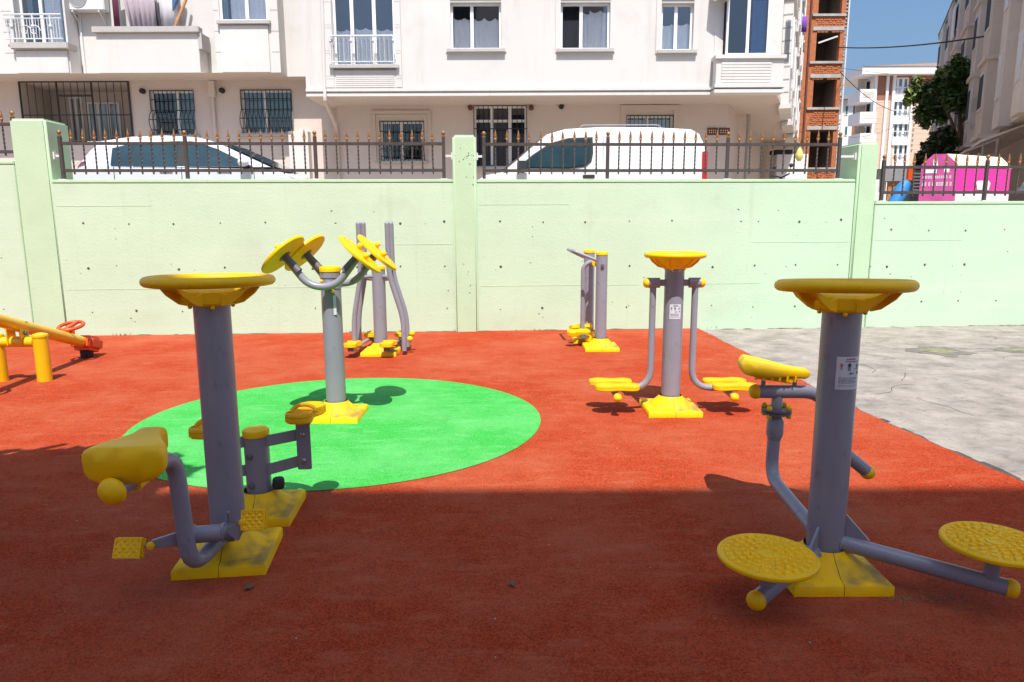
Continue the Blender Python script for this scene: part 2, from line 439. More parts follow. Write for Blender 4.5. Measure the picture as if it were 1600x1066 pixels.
# red rubber with its ragged right edge
edge = []
ys = [10.2, 10.09, 7.95, 6.13, 5.43, 4.5, 3.9, 2.0, -1.0, -2.6]
xs = [2.64, 2.645, 2.72, 2.80, 2.82, 2.91, 2.99, 3.12, 3.3, 3.4]
def exx(y):
    for i in range(len(ys) - 1):
        if ys[i] >= y >= ys[i + 1]:
            t = (ys[i] - y) / (ys[i] - ys[i + 1]); return xs[i] + (xs[i + 1] - xs[i]) * t
    return xs[-1]
k = 0; y = 10.09
while y > -2.6:
    edge.append((exx(y) + random.uniform(-0.012, 0.012), y)); y -= random.uniform(0.05, 0.16)
red_poly = [(-30, -2.6)] + [(exx(-2.6), -2.6)] + list(reversed(edge)) + [(2.64, WY(2.64) - 0.003), (-30, WY(-30) - 0.003)]
sheet('red_rubber_ground', red_poly, 0.0, 'red', 0.018)
mb = MB()
for i in range(len(edge) - 1):
    (x0, y0), (x1, y1) = edge[i], edge[i + 1]
    if -2 < y0 < 9.9 and (random.random() < 0.8 or y0 < 5):
        w0 = random.uniform(0.012, 0.05) * (2.2 if y0 < 4.7 else 1.3 if y0 < 5.6 else 0.7)
        mb.quad((x0 - 0.004, y0, -0.010), (x0 + w0, y0, -0.014), (x1 + w0 * random.uniform(0.6, 1.3), y1, -0.014), (x1 - 0.004, y1, -0.010))
stuff(mb.build('crumbled_edging', 'edge', smooth=False))  # dark strip of uneven width along the rubber edge
circ = [(-1.325 + 1.545 * math.cos(a) * (1 + 0.003 * math.sin(5 * a)), 5.285 + 1.47 * math.sin(a)) for a in [2 * PI * i / 96 for i in range(96)]]
sheet('green_rubber_circle', circ, 0.004, 'green')
# street behind the wall, raised
STZ = 1.5
sheet('street', [(-60, WY(-60) + 0.3), (90, WY(90) + 0.3), (90, 400), (-60, 400)], STZ, 'asphalt')
# ------------------------------------------------------------------ retaining wall with its four pillars
WF = Fr((0, WY(0)), (1, 0.0501))
# helper: u along wall for photo x at the wall plane
def wu(px, py):
    Y = 9.8
    for _ in range(6):
        q = at(px, py, Y); Y = WY(q.x)
    return (q.x - 0) * math.sqrt(1 + 0.0501 ** 2), q.z


def wall_piece(name, u0, u1, ztop, label, w=0.0, thick=0.3, cap=True):
    t = thing(name, WF.p((u0 + u1) / 2, 0, w), label, 'wall')
    mb = MB(); WF.box(mb, u0, u1, -0.3, ztop - 0.05, w - thick, w)
    mb.build('wall_face', 'wall', t, world=True, bevel=0.006)
    mb = MB(); WF.box(mb, u0, u1, ztop - 0.048, ztop, w - thick - 0.003, w + 0.003)
    mb.build('coping', 'pillar', t, world=True, bevel=0.012)
    return t


def holes_on(t, u0, u1, rows, u_off, step, w=0.0, skip=0.12):
    mb = MB(); rr = random.Random(5)
    for zr in rows:
        u = u_off
        while u < u1 - 0.05:
            if u > u0 + 0.05 and rr.random() > skip:
                r0 = rr.choice([0.010, 0.013, 0.015, 0.018]); cu = u + rr.uniform(-.02, .02); cz = zr + rr.uniform(-.015, .015)
                c = WF.p(cu, cz, w + 0.0025)
                vs = [c + WF.d * (math.cos(a) * r0 * rr.uniform(.75, 1.2)) + V((0, 0, math.sin(a) * r0 * rr.uniform(.75, 1.2))) for a in [2 * PI * k / 9 for k in range(9)]]
                mb.raw(vs, [tuple(range(9))])
            u += step
    # small chips
    for _ in range(int((u1 - u0) * 5)):
        cu = rr.uniform(u0, u1); cz = rr.uniform(0.1, rows[0] + 0.35); r0 = rr.uniform(0.003, 0.008)
        c = WF.p(cu, cz, w + 0.002)
        st = rr.uniform(1, 2.6)
        vs = [c + WF.d * (math.cos(a) * r0 * st) + V((0, 0, math.sin(a) * r0)) for a in [2 * PI * k / 6 for k in range(6)]]
        mb.raw(vs, [tuple(range(6))])
    stuff(mb.build('tie_hole', 'hole', t, world=True, smooth=False))
    # board joints of the old formwork
    mb = MB()
    for zz in (0.62, 1.22, 1.74):
        a = u0 + 0.03
        while a < u1 - 0.3:
            ln = rr.uniform(0.5, 2.4)
            b = min(a + ln, u1 - 0.03)
            if rr.random() < 0.35:
                zj = zz + rr.uniform(-.02, .02)
                WF.box(mb, a, b, zj - 0.002, zj + 0.003, w - 0.001, w + 0.0025)
            a = b + rr.uniform(0.05, 0.9)
    stuff(mb.build('formwork_ridge', 'wall', t, world=True, smooth=False))
    mb = MB(); a = u0; gz = 0.0
    while a < u1:
        b = min(u1, a + rr.uniform(0.05, 0.3)); gz = -.02 if a > 2.4 else 0.0
        if rr.random() < 0.5:
            h = rr.uniform(0.003, 0.012)
            mb.raw([WF.p(a, gz + 0.001, w + 0.003), WF.p(b, gz + 0.001, w + 0.003), WF.p(b - (b - a) * 0.2, gz + h * rr.uniform(.4, 1), w + 0.003), WF.p(a + (b - a) * 0.3, gz + h, w + 0.003),
                    WF.p(a, gz + 0.002, w + 0.03), WF.p(b, gz + 0.002, w + 0.022)], [(0, 1, 2, 3), (0, 4, 5, 1)])
        a = b
    stuff(mb.build('foot_grime', 'moss', t, world=True, smooth=False))


uL0, _ = wu(-10, 250); uPL0, _ = wu(27, 300); uPL1 = wu(83, 300)[0]
uM0 = wu(84, 300)[0]; uC0 = wu(708, 300)[0]; uC1 = wu(745, 300)[0]; uM1 = wu(1334, 300)[0]; uPR0 = wu(1343, 250)[0]; uPR1 = wu(1374, 250)[0]
t = wall_piece('garden_wall', -16, uPL0 + 0.0, 2.32, 'tall pale green wall end at the far left beyond the first pillar', 0.0)
holes_on(t, -9, uPL0, (1.45, 0.85, 0.35), -8.9, 0.62)
t = wall_piece('garden_wall', uPL1 + 0.004, uC0, 2.078, 'pale green concrete wall between left and middle pillars, car parked behind', 0.03)
holes_on(t, uM0, uC0, (1.50, 0.90, 0.33), uM0 + 0.34, 0.60, 0.03)
t = wall_piece('garden_wall', uC1, uM1, 2.072, 'pale green concrete wall between middle and right pillars, white van behind', 0.03)
holes_on(t, uC1, uM1, (1.50, 0.88, 0.31), uC1 + 0.30, 0.60, 0.03)
t = wall_piece('garden_wall', uPR1, 26, 1.765, 'lower pale green wall right of the right pillar, above bare concrete', -0.015)
holes_on(t, uPR1, 9, (1.36, 0.86, 0.34), uPR1 + 0.25, 0.56, -0.015)


def pillar(u0, u1, z, w, deep, label, taper=0.0):
    t = thing('wall_pillar', WF.p((u0 + u1) / 2, 0, w), label, 'pillar', 'pillars of the green wall')
    mb = MB(); WF.box(mb, u0, u1, -0.3, z, w - deep, w)
    mb.build('pillar_shaft', 'pillar', t, world=True, bevel=0.03, seg=3)
    return t


pl = pillar(uPL0, uPL1, 2.855, 0.01, 0.55, 'tallest green wall pillar, at the far left with a visible side face')
pc = pillar(uC0 + 0.001, uC1 - 0.001, 2.65, 0.085, 0.45, 'slim green wall pillar in the middle between car and van')
pr = pillar(uPR0, uPR1, 2.572, -0.012, 0.6, 'green wall pillar at the right where the wall steps down')
mb = MB(); WF.box(mb, uM1 + 0.001, uPR0 - 0.001, -0.3, 2.0, -0.4, -0.06)
mb.build('wall_joint', 'joint', pr, world=True, smooth=False)
# chips on the middle pillar
mb = MB(); rr = random.Random(3)
for _ in range(22):
    c = WF.p(rr.uniform(uC0 + 0.03, uC1 - 0.03), 2.36 + rr.gauss(0, 0.06) if _ < 14 else rr.uniform(0.2, 2.3), 0.088); r0 = rr.uniform(.004, .009)
    mb.raw([c + WF.d * math.cos(a) * r0 + V((0, 0, math.sin(a) * r0)) for a in [2 * PI * k / 6 for k in range(6)]], [tuple(range(6))])
stuff(mb.build('paint_chip', 'hole', pc, world=True, smooth=False))

# ------------------------------------------------------------------ iron fences on the wall
def make_baluster_mesh(h0, h1):
    mb = MB()
    n = 22; pts = []
    for i in range(n + 1):
        z = h0 + (h1 - h0) * i / n; pts.append((0, 0, z))
    # twisted square bar
    o = 0
    for i, p in enumerate(pts):
        tw = 0 if (i < 3 or i > n - 3) else (i - 3) * 0.55
        for k in range(4):
            a = PI / 4 + k * PI / 2 + tw
            mb.v.append(V((math.cos(a) * 0.0125, math.sin(a) * 0.0125, p[2])))
    for i in range(n):
        for k in range(4):
            a = i * 4 + k; b = i * 4 + (k + 1) % 4; mb.f.append((a, b, b + 4, a + 4))
    return mb


def fence(zbot, posts, nb, label, brackets=()):
    """posts: u positions; bottom rail 0.13 above coping"""
    zlo, zhi, ztip = zbot + 0.125, zbot + 0.475, zbot + 0.67
    t = thing('iron_fence', WF.p((posts[0] + posts[-1]) / 2, zbot, -0.12), label, 'fence', 'iron fences along the wall top')
    first_post = None
    for u in posts:
        if first_post is None:
            mb = MB(); mb.box((-.022, -.022, 0), (.022, .022, 0.565))
            first_post = mb.build('post', 'iron', t, bevel=0.004)
            mb = MB(); mb.lathe([(0.0, .565), (.024, .566), (.024, .58), (.012, .588), (.026, .605), (.028, .62), (.018, .64), (.0, .648)], 10)
            mb.build('finial', 'gold', first_post)
            mb = MB(); mb.box((-.05, -.05, 0), (.05, .05, .012)); mb.build('foot_plate', 'metalw', first_post)
            po = first_post
        else:
            po = kid(first_post, t)
        po.location = WF.p(u, zbot, -0.12) - t.location; po.rotation_euler.z = math.atan(0.0501)
    fb = None
    for i in range(len(posts) - 1):
        a, b = posts[i], posts[i + 1]
        for z in (zlo, zhi):
            mb = MB(); WF.box(mb, a + 0.0225, b - 0.0225, z - 0.020, z + 0.020, -0.135, -0.105)
            mb.build('rail', 'iron', t, world=True, bevel=0.003)
        n = max(1, round((b - a) / nb) - 1)
        for k in range(n):
            u = a + (b - a) * (k + 1) / (n + 1)
            if fb is None:
                fb = make_baluster_mesh(0.075, 0.50).build('baluster', 'iron', t, smooth=False)
                mb = MB()
                mb.lathe([(.0, .50), (.011, .50), (.012, .52), (.017, .53), (.018, .545), (.010, .556), (.016, .575), (.017, .59), (.009, .635), (.0, .672)], 8)
                mb.box((-.027, -.005, .554), (.027, .005, .565))
                mb.build('finial', 'gold', fb)
                bo = fb
            else:
                bo = kid(fb, t)
            bo.location = WF.p(u, zbot, -0.12) - t.location; bo.rotation_euler.z = math.atan(0.0501) + random.uniform(-.1, .1)
            bo.rotation_euler.x = random.gauss(0, 0.008); bo.rotation_euler.y = random.gauss(0, 0.010)
    for (u0, u1) in brackets:
        mb = MB(); WF.box(mb, u0, u1, zbot + 0.30, zbot + 0.33, -0.13, -0.11); WF.box(mb, u1 - 0.02 if u1 > u0 else u1, u1 if u1 > u0 else u1 + .02, zbot + .27, zbot + .36, -.16, -.08)
        mb.build('bracket', 'metalw', t, world=True)
    return t


fpost = lambda px, py: wu(px, py)[0] * 1.013
f1 = [fpost(98, 250), fpost(292, 245), fpost(494, 245), fpost(694, 245)]
f2 = [fpost(757, 245), fpost(950, 245), fpost(1137, 245), fpost(1311, 245)]
f3 = [fpost(1379, 285), fpost(1540, 285), fpost(1540, 285) + 1.55, fpost(1540, 285) + 3.1]
f0 = [-9.6, -8.1, fpost(24, 210)]
fence(2.078, f1, 0.148, 'brown iron fence in front of the silver white car', [(f1[0] - 0.025, uPL1 + 0.002), (f1[-1] + 0.025, uC0 - 0.002)])
fence(2.072, f2, 0.152, 'brown iron fence in front of the white van', [(f2[0] - 0.025, uC1 + 0.002), (f2[-1] + 0.025, uPR0 - 0.002)])
fence(1.765, f3, 0.148, 'lower brown iron fence in front of the pink bin')
fence(2.32, f0, 0.148, 'short end of iron fence left of the tallest pillar')

# ------------------------------------------------------------------ exercise machines: shared builders
def zrot(a): return M.Rotation(a, 4, 'Z')


def post_and_base(t, h, r=0.076, size=0.40, cap=True, steel='steel', cone=True):
    """two half covers, post"""
    s = size / 2
    for sx in (-1, 1):
        mb = MB()
        # skirt profile as half pyramid blending to the round post, split at x = 0
        rings = []
        seg = 10
        def sq(a, hs):  # square outline at angle a
            c, n_ = math.cos(a), math.sin(a); k_ = hs / max(abs(c), abs(n_)); return V((c * k_, n_ * k_, 0))
        prof = [(1.0, 0.0, 0.0), (1.0, 0.040, 0.0), (0.96, 0.050, 0.0), (0.84, 0.054, .45), (0.80, 0.056, .95), (0.775, 0.064, 1.0), (0.60, 0.092, 1.0), (0.46, 0.120, 1.0), (0.42, 0.132, 1.0)] if cone else \
               [(1.0, 0.0, 0.0), (1.0, 0.025, 0.0), (0.95, 0.034, 0.0), (.5, .05, 1.0), (.4, .07, 1.0)]
        angs = [-PI / 2 + PI * i / (2 * seg) for i in range(2 * seg + 1)]
        if sx < 0: angs = [a + PI for a in angs]
        vs = []; fs = []
        for (k_, z, rd) in prof:
            for a in angs:
                p = sq(a, s * k_).lerp(V((math.cos(a), math.sin(a), 0)) * (s * k_ if k_ > .5 else max(s * k_, r + 0.004)), rd)
                p.x += sx * 0.0012; p.z = z
                if abs(p.x) < 0.0012: p.x = sx * 0.0012
                vs.append(p)
        c = len(angs)
        for i in range(len(prof) - 1):
            for k_ in range(c - 1):
                a = i * c + k_; fs.append((a, a + 1, a + 1 + c, a + c))
        mb.raw(vs, fs)
        # closing seam faces
        o = len(mb.v)
        mb.build('base_cover', 'yellowbase', t, angle=50)
    mb = MB()
    mb.lathe([(r, 0.0), (r, h)], 40)
    mb.raw([V((math.cos(2 * PI * k_ / 40) * r, math.sin(2 * PI * k_ / 40) * r, h)) for k_ in range(40)], [tuple(range(40))])
    p = mb.build('post', steel, t)
    if cap:
        mb = MB(); mb.lathe([(r + .004, h - .02), (r + .005, h + .006), (r + .001, h + .014), (r * .7, h + .021), (0, h + .024)], 32)
        mb.build('post_cap', 'yellow', t)
    return p


def wheel(t, z, ro=0.30, tube=0.026, hub_r=0.105, nsp=4, rot=0.3, drop=0.105, tilt=0.0):
    TM = M.Translation((0, 0, z)) @ M.Rotation(tilt, 4, 'X') @ M.Translation((0, 0, -z))
    mb = MB()
    n = 56
    for i in range(n):
        a = 2 * PI * i / n
        for k_ in range(12):
            b = 2 * PI * k_ / 12
            rr_ = ro - tube + math.cos(b) * tube
            mb.v.append(V((rr_ * math.cos(a), rr_ * math.sin(a), z + math.sin(b) * tube * 0.86)))
    for i in range(n):
        for k_ in range(12):
            a = i * 12 + k_; b = i * 12 + (k_ + 1) % 12; c = ((i + 1) % n) * 12 + (k_ + 1) % 12; d = ((i + 1) % n) * 12 + k_
            mb.f.append((a, d, c, b))
    mb.v = [TM @ p for p in mb.v]
    w = mb.build('wheel_rim', 'yellow', t)
    mb = MB()
    mb.lathe([(0, z - drop), (hub_r * 0.86, z - drop), (hub_r, z - drop + .01), (hub_r * 1.02, z - drop + .06), (hub_r * .95, z - drop + .072), (0, z - drop + .075)], 8, zrot(PI / 8 + rot))
    mb.build('hub', 'yellow', t, angle=25, bevel=0.004)
    for i in range(nsp):
        mb = MB()
        m = TM @ zrot(rot + 2 * PI * i / nsp)
        for oy in (-0.040, 0.040):
            pr_ = [(hub_r * .9, z - drop + .002), (hub_r * 1.3, z - drop + .012), (ro * .74, z - .052), (ro - tube * 1.2, z - .012), (ro - tube * 1.4, z + .004), (ro * .74, z - .028), (hub_r * 1.2, z - drop + .05), (hub_r * .9, z - drop + .055)]
            vs = []
            for dy in (-.005, .005):
                for (x, zz) in pr_: vs.append(m @ V((x, oy + dy, zz)))
            q = len(pr_)
            mb.raw(vs, [tuple(range(q)), tuple(reversed(range(q, 2 * q)))] + [(j, j + q, (j + 1) % q + q, (j + 1) % q) for j in range(q)])
        pr2 = [(hub_r * 1.2, z - drop + .046), (ro * .74, z - .032), (ro - tube * 1.4, z + .000)]
        vs = []
        for oy in (-.04, .04):
            for (x, zz) in pr2: vs.append(m @ V((x, oy, zz)))
        mb.raw(vs, [(0, 1, 4, 3), (1, 2, 5, 4)])
        mb.build('spoke', 'yellow', t, angle=30)
    for i in range(4):
        a = rot + PI / 4 + i * PI / 2
        mb = MB(); mb.ball((math.cos(a) * hub_r * .82, math.sin(a) * hub_r * .82, z - drop - .004), .010, 8)
        mb.build('nut', 'yellow', t)
    return w


def tube_part(t, name, pts, r, m='steel', n=14, fil=0.0, caps=True):
    mb = MB(); mb.tube(fillet(pts, fil) if fil else pts, r, n, caps)
    return mb.build(name, m, t)


def endcap(t, p, d, r, name='end_cap', m='yellow'):
    """domed plastic plug on a tube end"""
    d = V(d).normalized(); q = d.to_track_quat('Z', 'Y').to_matrix().to_4x4()
    mb = MB(); mb.lathe([(r * 1.0, -.006), (r * 1.10, 0), (r * 1.12, .012), (r * 1.0, .024), (r * .7, .035), (0, .040)], 18, M.Translation(p) @ q)
    return mb.build(name, m, t)


def saddle(t, p, heading, sx=1.0, sw=1.0, tilt=0.0, ribs=False, mname='yellow', hs=1.0, nw=.27):
    """bike saddle: broad rear at -x, nose at +x of heading"""
    L = 0.34 * sx; W_ = 0.255 * sw
    m = M.Translation(p) @ zrot(heading) @ M.Rotation(tilt, 4, 'Y')
    n = 30; k = 24
    mb = MB()
    def hw(s):  # half width
        rear = 1.0
        taper = 0.5 + 0.5 * math.cos(PI * min(1, max(0, (s - 0.18) / 0.62)))
        base = (nw + (1 - nw) * taper)
        nose = math.sqrt(max(0.02, 1 - max(0, (s - 0.86) / 0.14) ** 2)) * math.sqrt(max(0.30, 1 - max(0, (0.13 - s) / 0.13) ** 2))
        return W_ / 2 * base * rear * nose
    for i in range(n + 1):
        s = i / n; x = -L / 2 + L * s; h = hw(s)
        en = math.sqrt(max(0.05, 1 - max(0, (abs(2 * s - 1) - (.90 if s < .5 else .78)) / (.10 if s < .5 else .22)) ** 2))
        top = ((0.035 if not ribs else 0.026) + 0.020 * (1 - s) ** 2 + 0.0 * s) * en
        edge_z = -0.012
        for j in range(k):
            a = 2 * PI * j / k
            c, sn = math.cos(a), math.sin(a)
            yy = h * (abs(c) ** 0.55) * (1 if c >= 0 else -1)
            zz = (top * (abs(sn) ** 0.65) if sn >= 0 else -0.048 * hs * en * (abs(sn) ** 0.5) * (0.55 + 0.45 * min(1, h / W_ * 3)))
            if sn > 0: zz -= 0.007 * math.exp(-(yy / 0.03) ** 2) * math.sin(PI * s) ** 2
            mb.v.append(m @ V((x, yy, zz)))
    for i in range(n):
        for j in range(k):
            a = i * k + j; b = i * k + (j + 1) % k; mb.f.append((a, b, b + k, a + k))
    mb.f.append(tuple(reversed(range(k)))); mb.f.append(tuple(n * k + j for j in range(k)))
    sd_ = mb.build('saddle', mname, t, angle=60)
    if ribs:
        mb = MB()
        for i in range(6):
            x = -L / 2 + L * (0.18 + 0.12 * i); h = hw(0.18 + 0.12 * i) * 1.0
            for sg in (-1, 1):
                mb.box((x - .005, sg * h * .80 - .010, -.044), (x + .005, sg * h * .80 + .010, -.016), m)
        mb.build('moulded_rib', mname, sd_)
    # mount under the saddle
    mb = MB(); mb.box((-L * .28, -.035, -.075 * hs), (L * .26, .035, -.04 * hs), m)
    mb.build('saddle_mount', mname, sd_, bevel=.006)
    return sd_


def foot_pad(t, c, L=0.33, W_=0.125, heading=0.0, name='foot_pad', th=0.03, tilt=0.0, strap=False):
    """sole-shaped moulded plate"""
    m = M.Translation(c) @ zrot(heading) @ M.Rotation(tilt, 4, 'X')
    n = 40; out = []
    for i in range(n):
        a = 2 * PI * i / n
        x = math.cos(a); x = math.copysign(abs(x) ** 0.7, x) * L / 2
        yy = math.sin(a); yy = math.copysign(abs(yy) ** 0.55, yy)
        w = W_ / 2 * (1 - 0.20 * math.cos(2 * PI * x / L * 1.5 + 0.4)) * (0.98 + 0.05 * x / L)
        out.append((x, yy * w))
    mb = MB(); mb.prism(out, -th, 0, m)
    p = mb.build(name, 'yellow', t, bevel=0.008, seg=2)
    mb = MB()
    for i in range(13):
        x = -L * .40 + L * .80 * i / 12
        h = W_ * .30 * (1 - 0.20 * math.cos(2 * PI * x / L * 1.5 + 0.4))
        mb.box((x - .0045, -h, -.001), (x + .0045, h, .0025), m)
    # rim wall round the toe
    for i in range(n):
        a, b = out[i], out[(i + 1) % n]
        mb.raw([m @ V(v_) for v_ in [(a[0], a[1], -.006), (b[0], b[1], -.006), (b[0] * .97, b[1] * .97, .007), (a[0] * .97, a[1] * .97, .007), (a[0] * .93, a[1] * .92, .007), (b[0] * .93, b[1] * .92, .007), (b[0] * .92, b[1] * .9, -.001), (a[0] * .92, a[1] * .9, -.001)]], [(0, 1, 2, 3), (3, 2, 5, 4), (4, 5, 6, 7)])
    stuff(mb.build('tread', 'yellowd', p, angle=30))
    return p


def stand_disc(t, c, r=0.19, m=None, th=0.026, name='standing_disc', matn='yellow'):
    """round plate with a pattern of raised lozenges in rings"""
    m = (M.Translation(c) if m is None else m)
    mb = MB(); mb.lathe([(0, -th), (r * .55, -th), (r * .97, -th + .003), (r, -th + .010), (r, -.006), (r * .975, 0), (r * .94, 0), (r * .925, -.004), (0, -.004)], 48, m)
    d = mb.build(name, matn, t, angle=35)
    mb = MB()
    for (r0, r1, cnt) in [(.72, .88, 26), (.55, .69, 20), (.40, .52, 15), (.25, .37, 10)]:
        for i in range(cnt):
            a0 = 2 * PI * (i + (.5 if cnt % 2 else 0)) / cnt; da = 2 * PI / cnt * 0.36
            pts = [(r0, a0 - da * .9), (r0, a0 + da * .9), (r1, a0 + da), (r1, a0 - da)]
            top = [(r0 + (r1 - r0) * .2, a0 - da * .6), (r0 + (r1 - r0) * .2, a0 + da * .6), (r0 + (r1 - r0) * .8, a0 + da * .7), (r0 + (r1 - r0) * .8, a0 - da * .7)]
            vs = [m @ V((q * r * math.cos(a), q * r * math.sin(a), -.0045)) for q, a in pts] + [m @ V((q * r * math.cos(a), q * r * math.sin(a), .0055)) for q, a in top]
            mb.raw(vs, [(4, 5, 6, 7), (0, 1, 5, 4), (1, 2, 6, 5), (2, 3, 7, 6), (3, 0, 4, 7)])
    mb.lathe([(r * .18, -.004), (r * .175, .001), (r * .12, .001), (r * .11, -.002), (0, -.002)], 20, m)
    stuff(mb.build('tread', 'yellow', d, angle=25))
    return d


def sticker(parent, r, ang, z, half, hh, mono=False):
    """label wrapped on a post of radius r"""
    def pt(a, zz, e): return V((math.cos(a) * (r + e), math.sin(a) * (r + e), zz))
    def patch(mb, a0, a1, z0, z1, e, n=8):
        for i in range(n):
            p, q = a0 + (a1 - a0) * i / n, a0 + (a1 - a0) * (i + 1) / n
            mb.quad(pt(p, z0, e), pt(q, z0, e), pt(q, z1, e), pt(p, z1, e))
    mb = MB(); patch(mb, ang - half, ang + half, z - hh, z + hh, .0012, 14)
    st = mb.build('sticker', 'sticker', parent, smooth=True)
    U = lambda u: ang - half + 2 * half * u
    Z = lambda v_: z - hh + 2 * hh * v_
    ink = MB(); org = MB(); gry = MB()
    rr = random.Random(8)
    # heading letters in orange, second line small dark letters
    tgt = ink if mono else org
    for i in range(5):
        patch(tgt, U(.34 + i * .075), U(.34 + i * .075 + .05), Z(.905), Z(.955), .0024, 2)
    for i in range(12):
        patch(ink, U(.30 + i * .047), U(.30 + i * .047 + .03), Z(.845), Z(.87), .0024, 1)
    def figure(mb, u, v_, s, arms=0.0):
        patch(mb, U(u - .022 * s), U(u + .022 * s), Z(v_ + .10 * s), Z(v_ + .135 * s), .0024, 2)   # head
        patch(mb, U(u - .035 * s), U(u + .035 * s), Z(v_ + .0 * s), Z(v_ + .092 * s), .0024, 2)    # torso
        for sg in (-1, 1):
            patch(mb, U(u + sg * .026 * s - .012 * s), U(u + sg * .026 * s + .012 * s), Z(v_ - .11 * s), Z(v_), .0024, 1)
            patch(mb, U(u + sg * .055 * s - .011 * s), U(u + sg * .055 * s + .011 * s), Z(v_ + .02 * s), Z(v_ + .09 * s), .0024, 1)
    figure(tgt, .18, .70, .8); figure(ink, .46, .69, 1.05); figure(ink, .82, .68, .8)
    patch(ink, U(.62), U(.72), Z(.635), Z(.645), .0024, 2)
    patch(ink, U(.44), U(.66), Z(.47), Z(.485), .0024, 3); patch(ink, U(.50), U(.56), Z(.49), Z(.53), .0024, 2); patch(ink, U(.60), U(.66), Z(.50), Z(.52), .0024, 2)
    patch(ink, U(.80), U(.90), Z(.47), Z(.54), .0024, 2)
    for i, vv in enumerate((.36, .32, .28, .24, .20, .13, .09)):
        u = .10
        end = rr.uniform(.7, .93)
        while u < end:
            w = rr.uniform(.03, .09); patch(gry if vv < .15 else ink, U(u), U(min(u + w, .94)), Z(vv), Z(vv + .013), .0024, 2); u += w + .02
    if org.v: org.build('heading_print', 'inko', st, smooth=False)
    ink.build('pictogram_print', 'ink', st, smooth=False)
    gry.build('small_print', 'inkg', st, smooth=False)
    return st


def pedal(t, c, m3, size=(.115, .085, .03)):
    m = M.Translation(c) @ m3
    a, b, h = size[0] / 2, size[1] / 2, size[2] / 2
    mb = MB(); mb.box((-a, -b, -h), (a, b, h), m)
    p = mb.build('pedal', 'yellow', t, bevel=.008, seg=2)
    mb = MB()
    for i in range(7):
        for j in range(5):
            x = -a * .76 + a * 1.52 * i / 6; yy = -b * .66 + b * 1.32 * j / 4
            if (i + j) % 2: continue
            mm = m @ M.Translation((x, yy, 0)) @ M.Rotation(R(45), 4, 'Z')
            for sg in (-1, 1):
                mb.raw([mm @ V(q) for q in [(-.0075, -.0075, sg * h), (.0075, -.0075, sg * h), (.0075, .0075, sg * h), (-.0075, .0075, sg * h), (0, 0, sg * (h + .006))]], [(0, 1, 4), (1, 2, 4), (2, 3, 4), (3, 0, 4)])
    for sg in (-1, 1):
        z0, z1 = sorted((sg * h * .9, sg * (h + .004)))
        for (x0, x1, y0, y1) in [(-a + .003, a - .003, -b + .003, -b + .009), (-a + .003, a - .003, b - .009, b - .003), (-a + .003, -a + .009, -b + .01, b - .01), (a - .009, a - .003, -b + .01, b - .01)]:
            mb.box((x0, y0, z0), (x1, y1, z1), m)
    stuff(mb.build('tread', 'yellow', p, smooth=False))
    return p


# ------------------------------------------------------------------ right front machine: waist twister with saddle
BX, BY = 1.352, 2.86
t = thing('exercise_machine', (BX, BY, 0), 'exercise machine at front right with wheel, two standing discs and saddle', 'exercise machine')
Lc = lambda x, y, z: V((x - BX, y - BY, z))
p = post_and_base(t, 1.15, cap=False, size=0.405)
sticker(p, 0.076, R(-115 + 36), 0.905, R(41), 0.068)
wheel(t, 1.255, rot=R(28), ro=0.268, tube=.028, tilt=R(-3.6))
# arms
la, lb = Lc(1.335, 2.86, .115), Lc(.935, 2.49, .085)
tube_part(t, 'disc_arm', [la, lb], .034); endcap(t, lb, lb - la, .034)
ra, rb = Lc(1.335, 2.86, .165), Lc(1.925, 2.535, .105)
tube_part(t, 'disc_arm', [ra, rb], .034); endcap(t, rb, rb - ra, .034)
for (a, b, c, zt) in [(la, lb, Lc(.985, 2.545, 0), .245), (ra, rb, Lc(1.875, 2.565, 0), .285)]:
    mb = MB(); mb.lathe([(.026, .10), (.028, zt - .075), (.042, zt - .07), (.045, zt - .028), (.03, zt - .024)], 20, M.Translation((c.x, c.y, 0)))
    mb.build('swivel_stub', 'steel', t)
    stand_disc(t, V((c.x, c.y, zt)), .188)
# gussets between post and arms
for (a, b) in [(la, lb), (ra, rb)]:
    d = (b - a); d.z = 0; d.normalize(); s_ = V((-d.y, d.x, 0)) * .005
    z0 = a.z
    q = [d * .07 + V((0, 0, z0 + .02)), d * .17 + V((0, 0, z0 + .022)), d * .075 + V((0, 0, z0 + .12))]
    mb = MB(); mb.raw([p_ + s_ for p_ in q] + [p_ - s_ for p_ in q], [(0, 1, 2), (5, 4, 3), (0, 3, 4, 1), (1, 4, 5, 2), (2, 5, 3, 0)])
    mb.build('gusset', 'steel', t)
def weld(t, p, d, r):
    q = M.Translation(p) @ V(d).to_track_quat('Z', 'Y').to_matrix().to_4x4(); mb = MB()
    prof = [(r - .004, -.009), (r + .003, -.006), (r + .007, 0), (r + .003, .006), (r - .004, .009)]
    mb.lathe(prof, 22, q)
    for v_ in mb.v: v_ += V((random.uniform(-1, 1), random.uniform(-1, 1), random.uniform(-1, 1))) * .0012
    return mb.build('weld_bead', 'steel', t)
for (a, b) in [(la, lb), (ra, rb)]:
    d = (b - a).normalized(); weld(t, a + d * .078, d, .034)
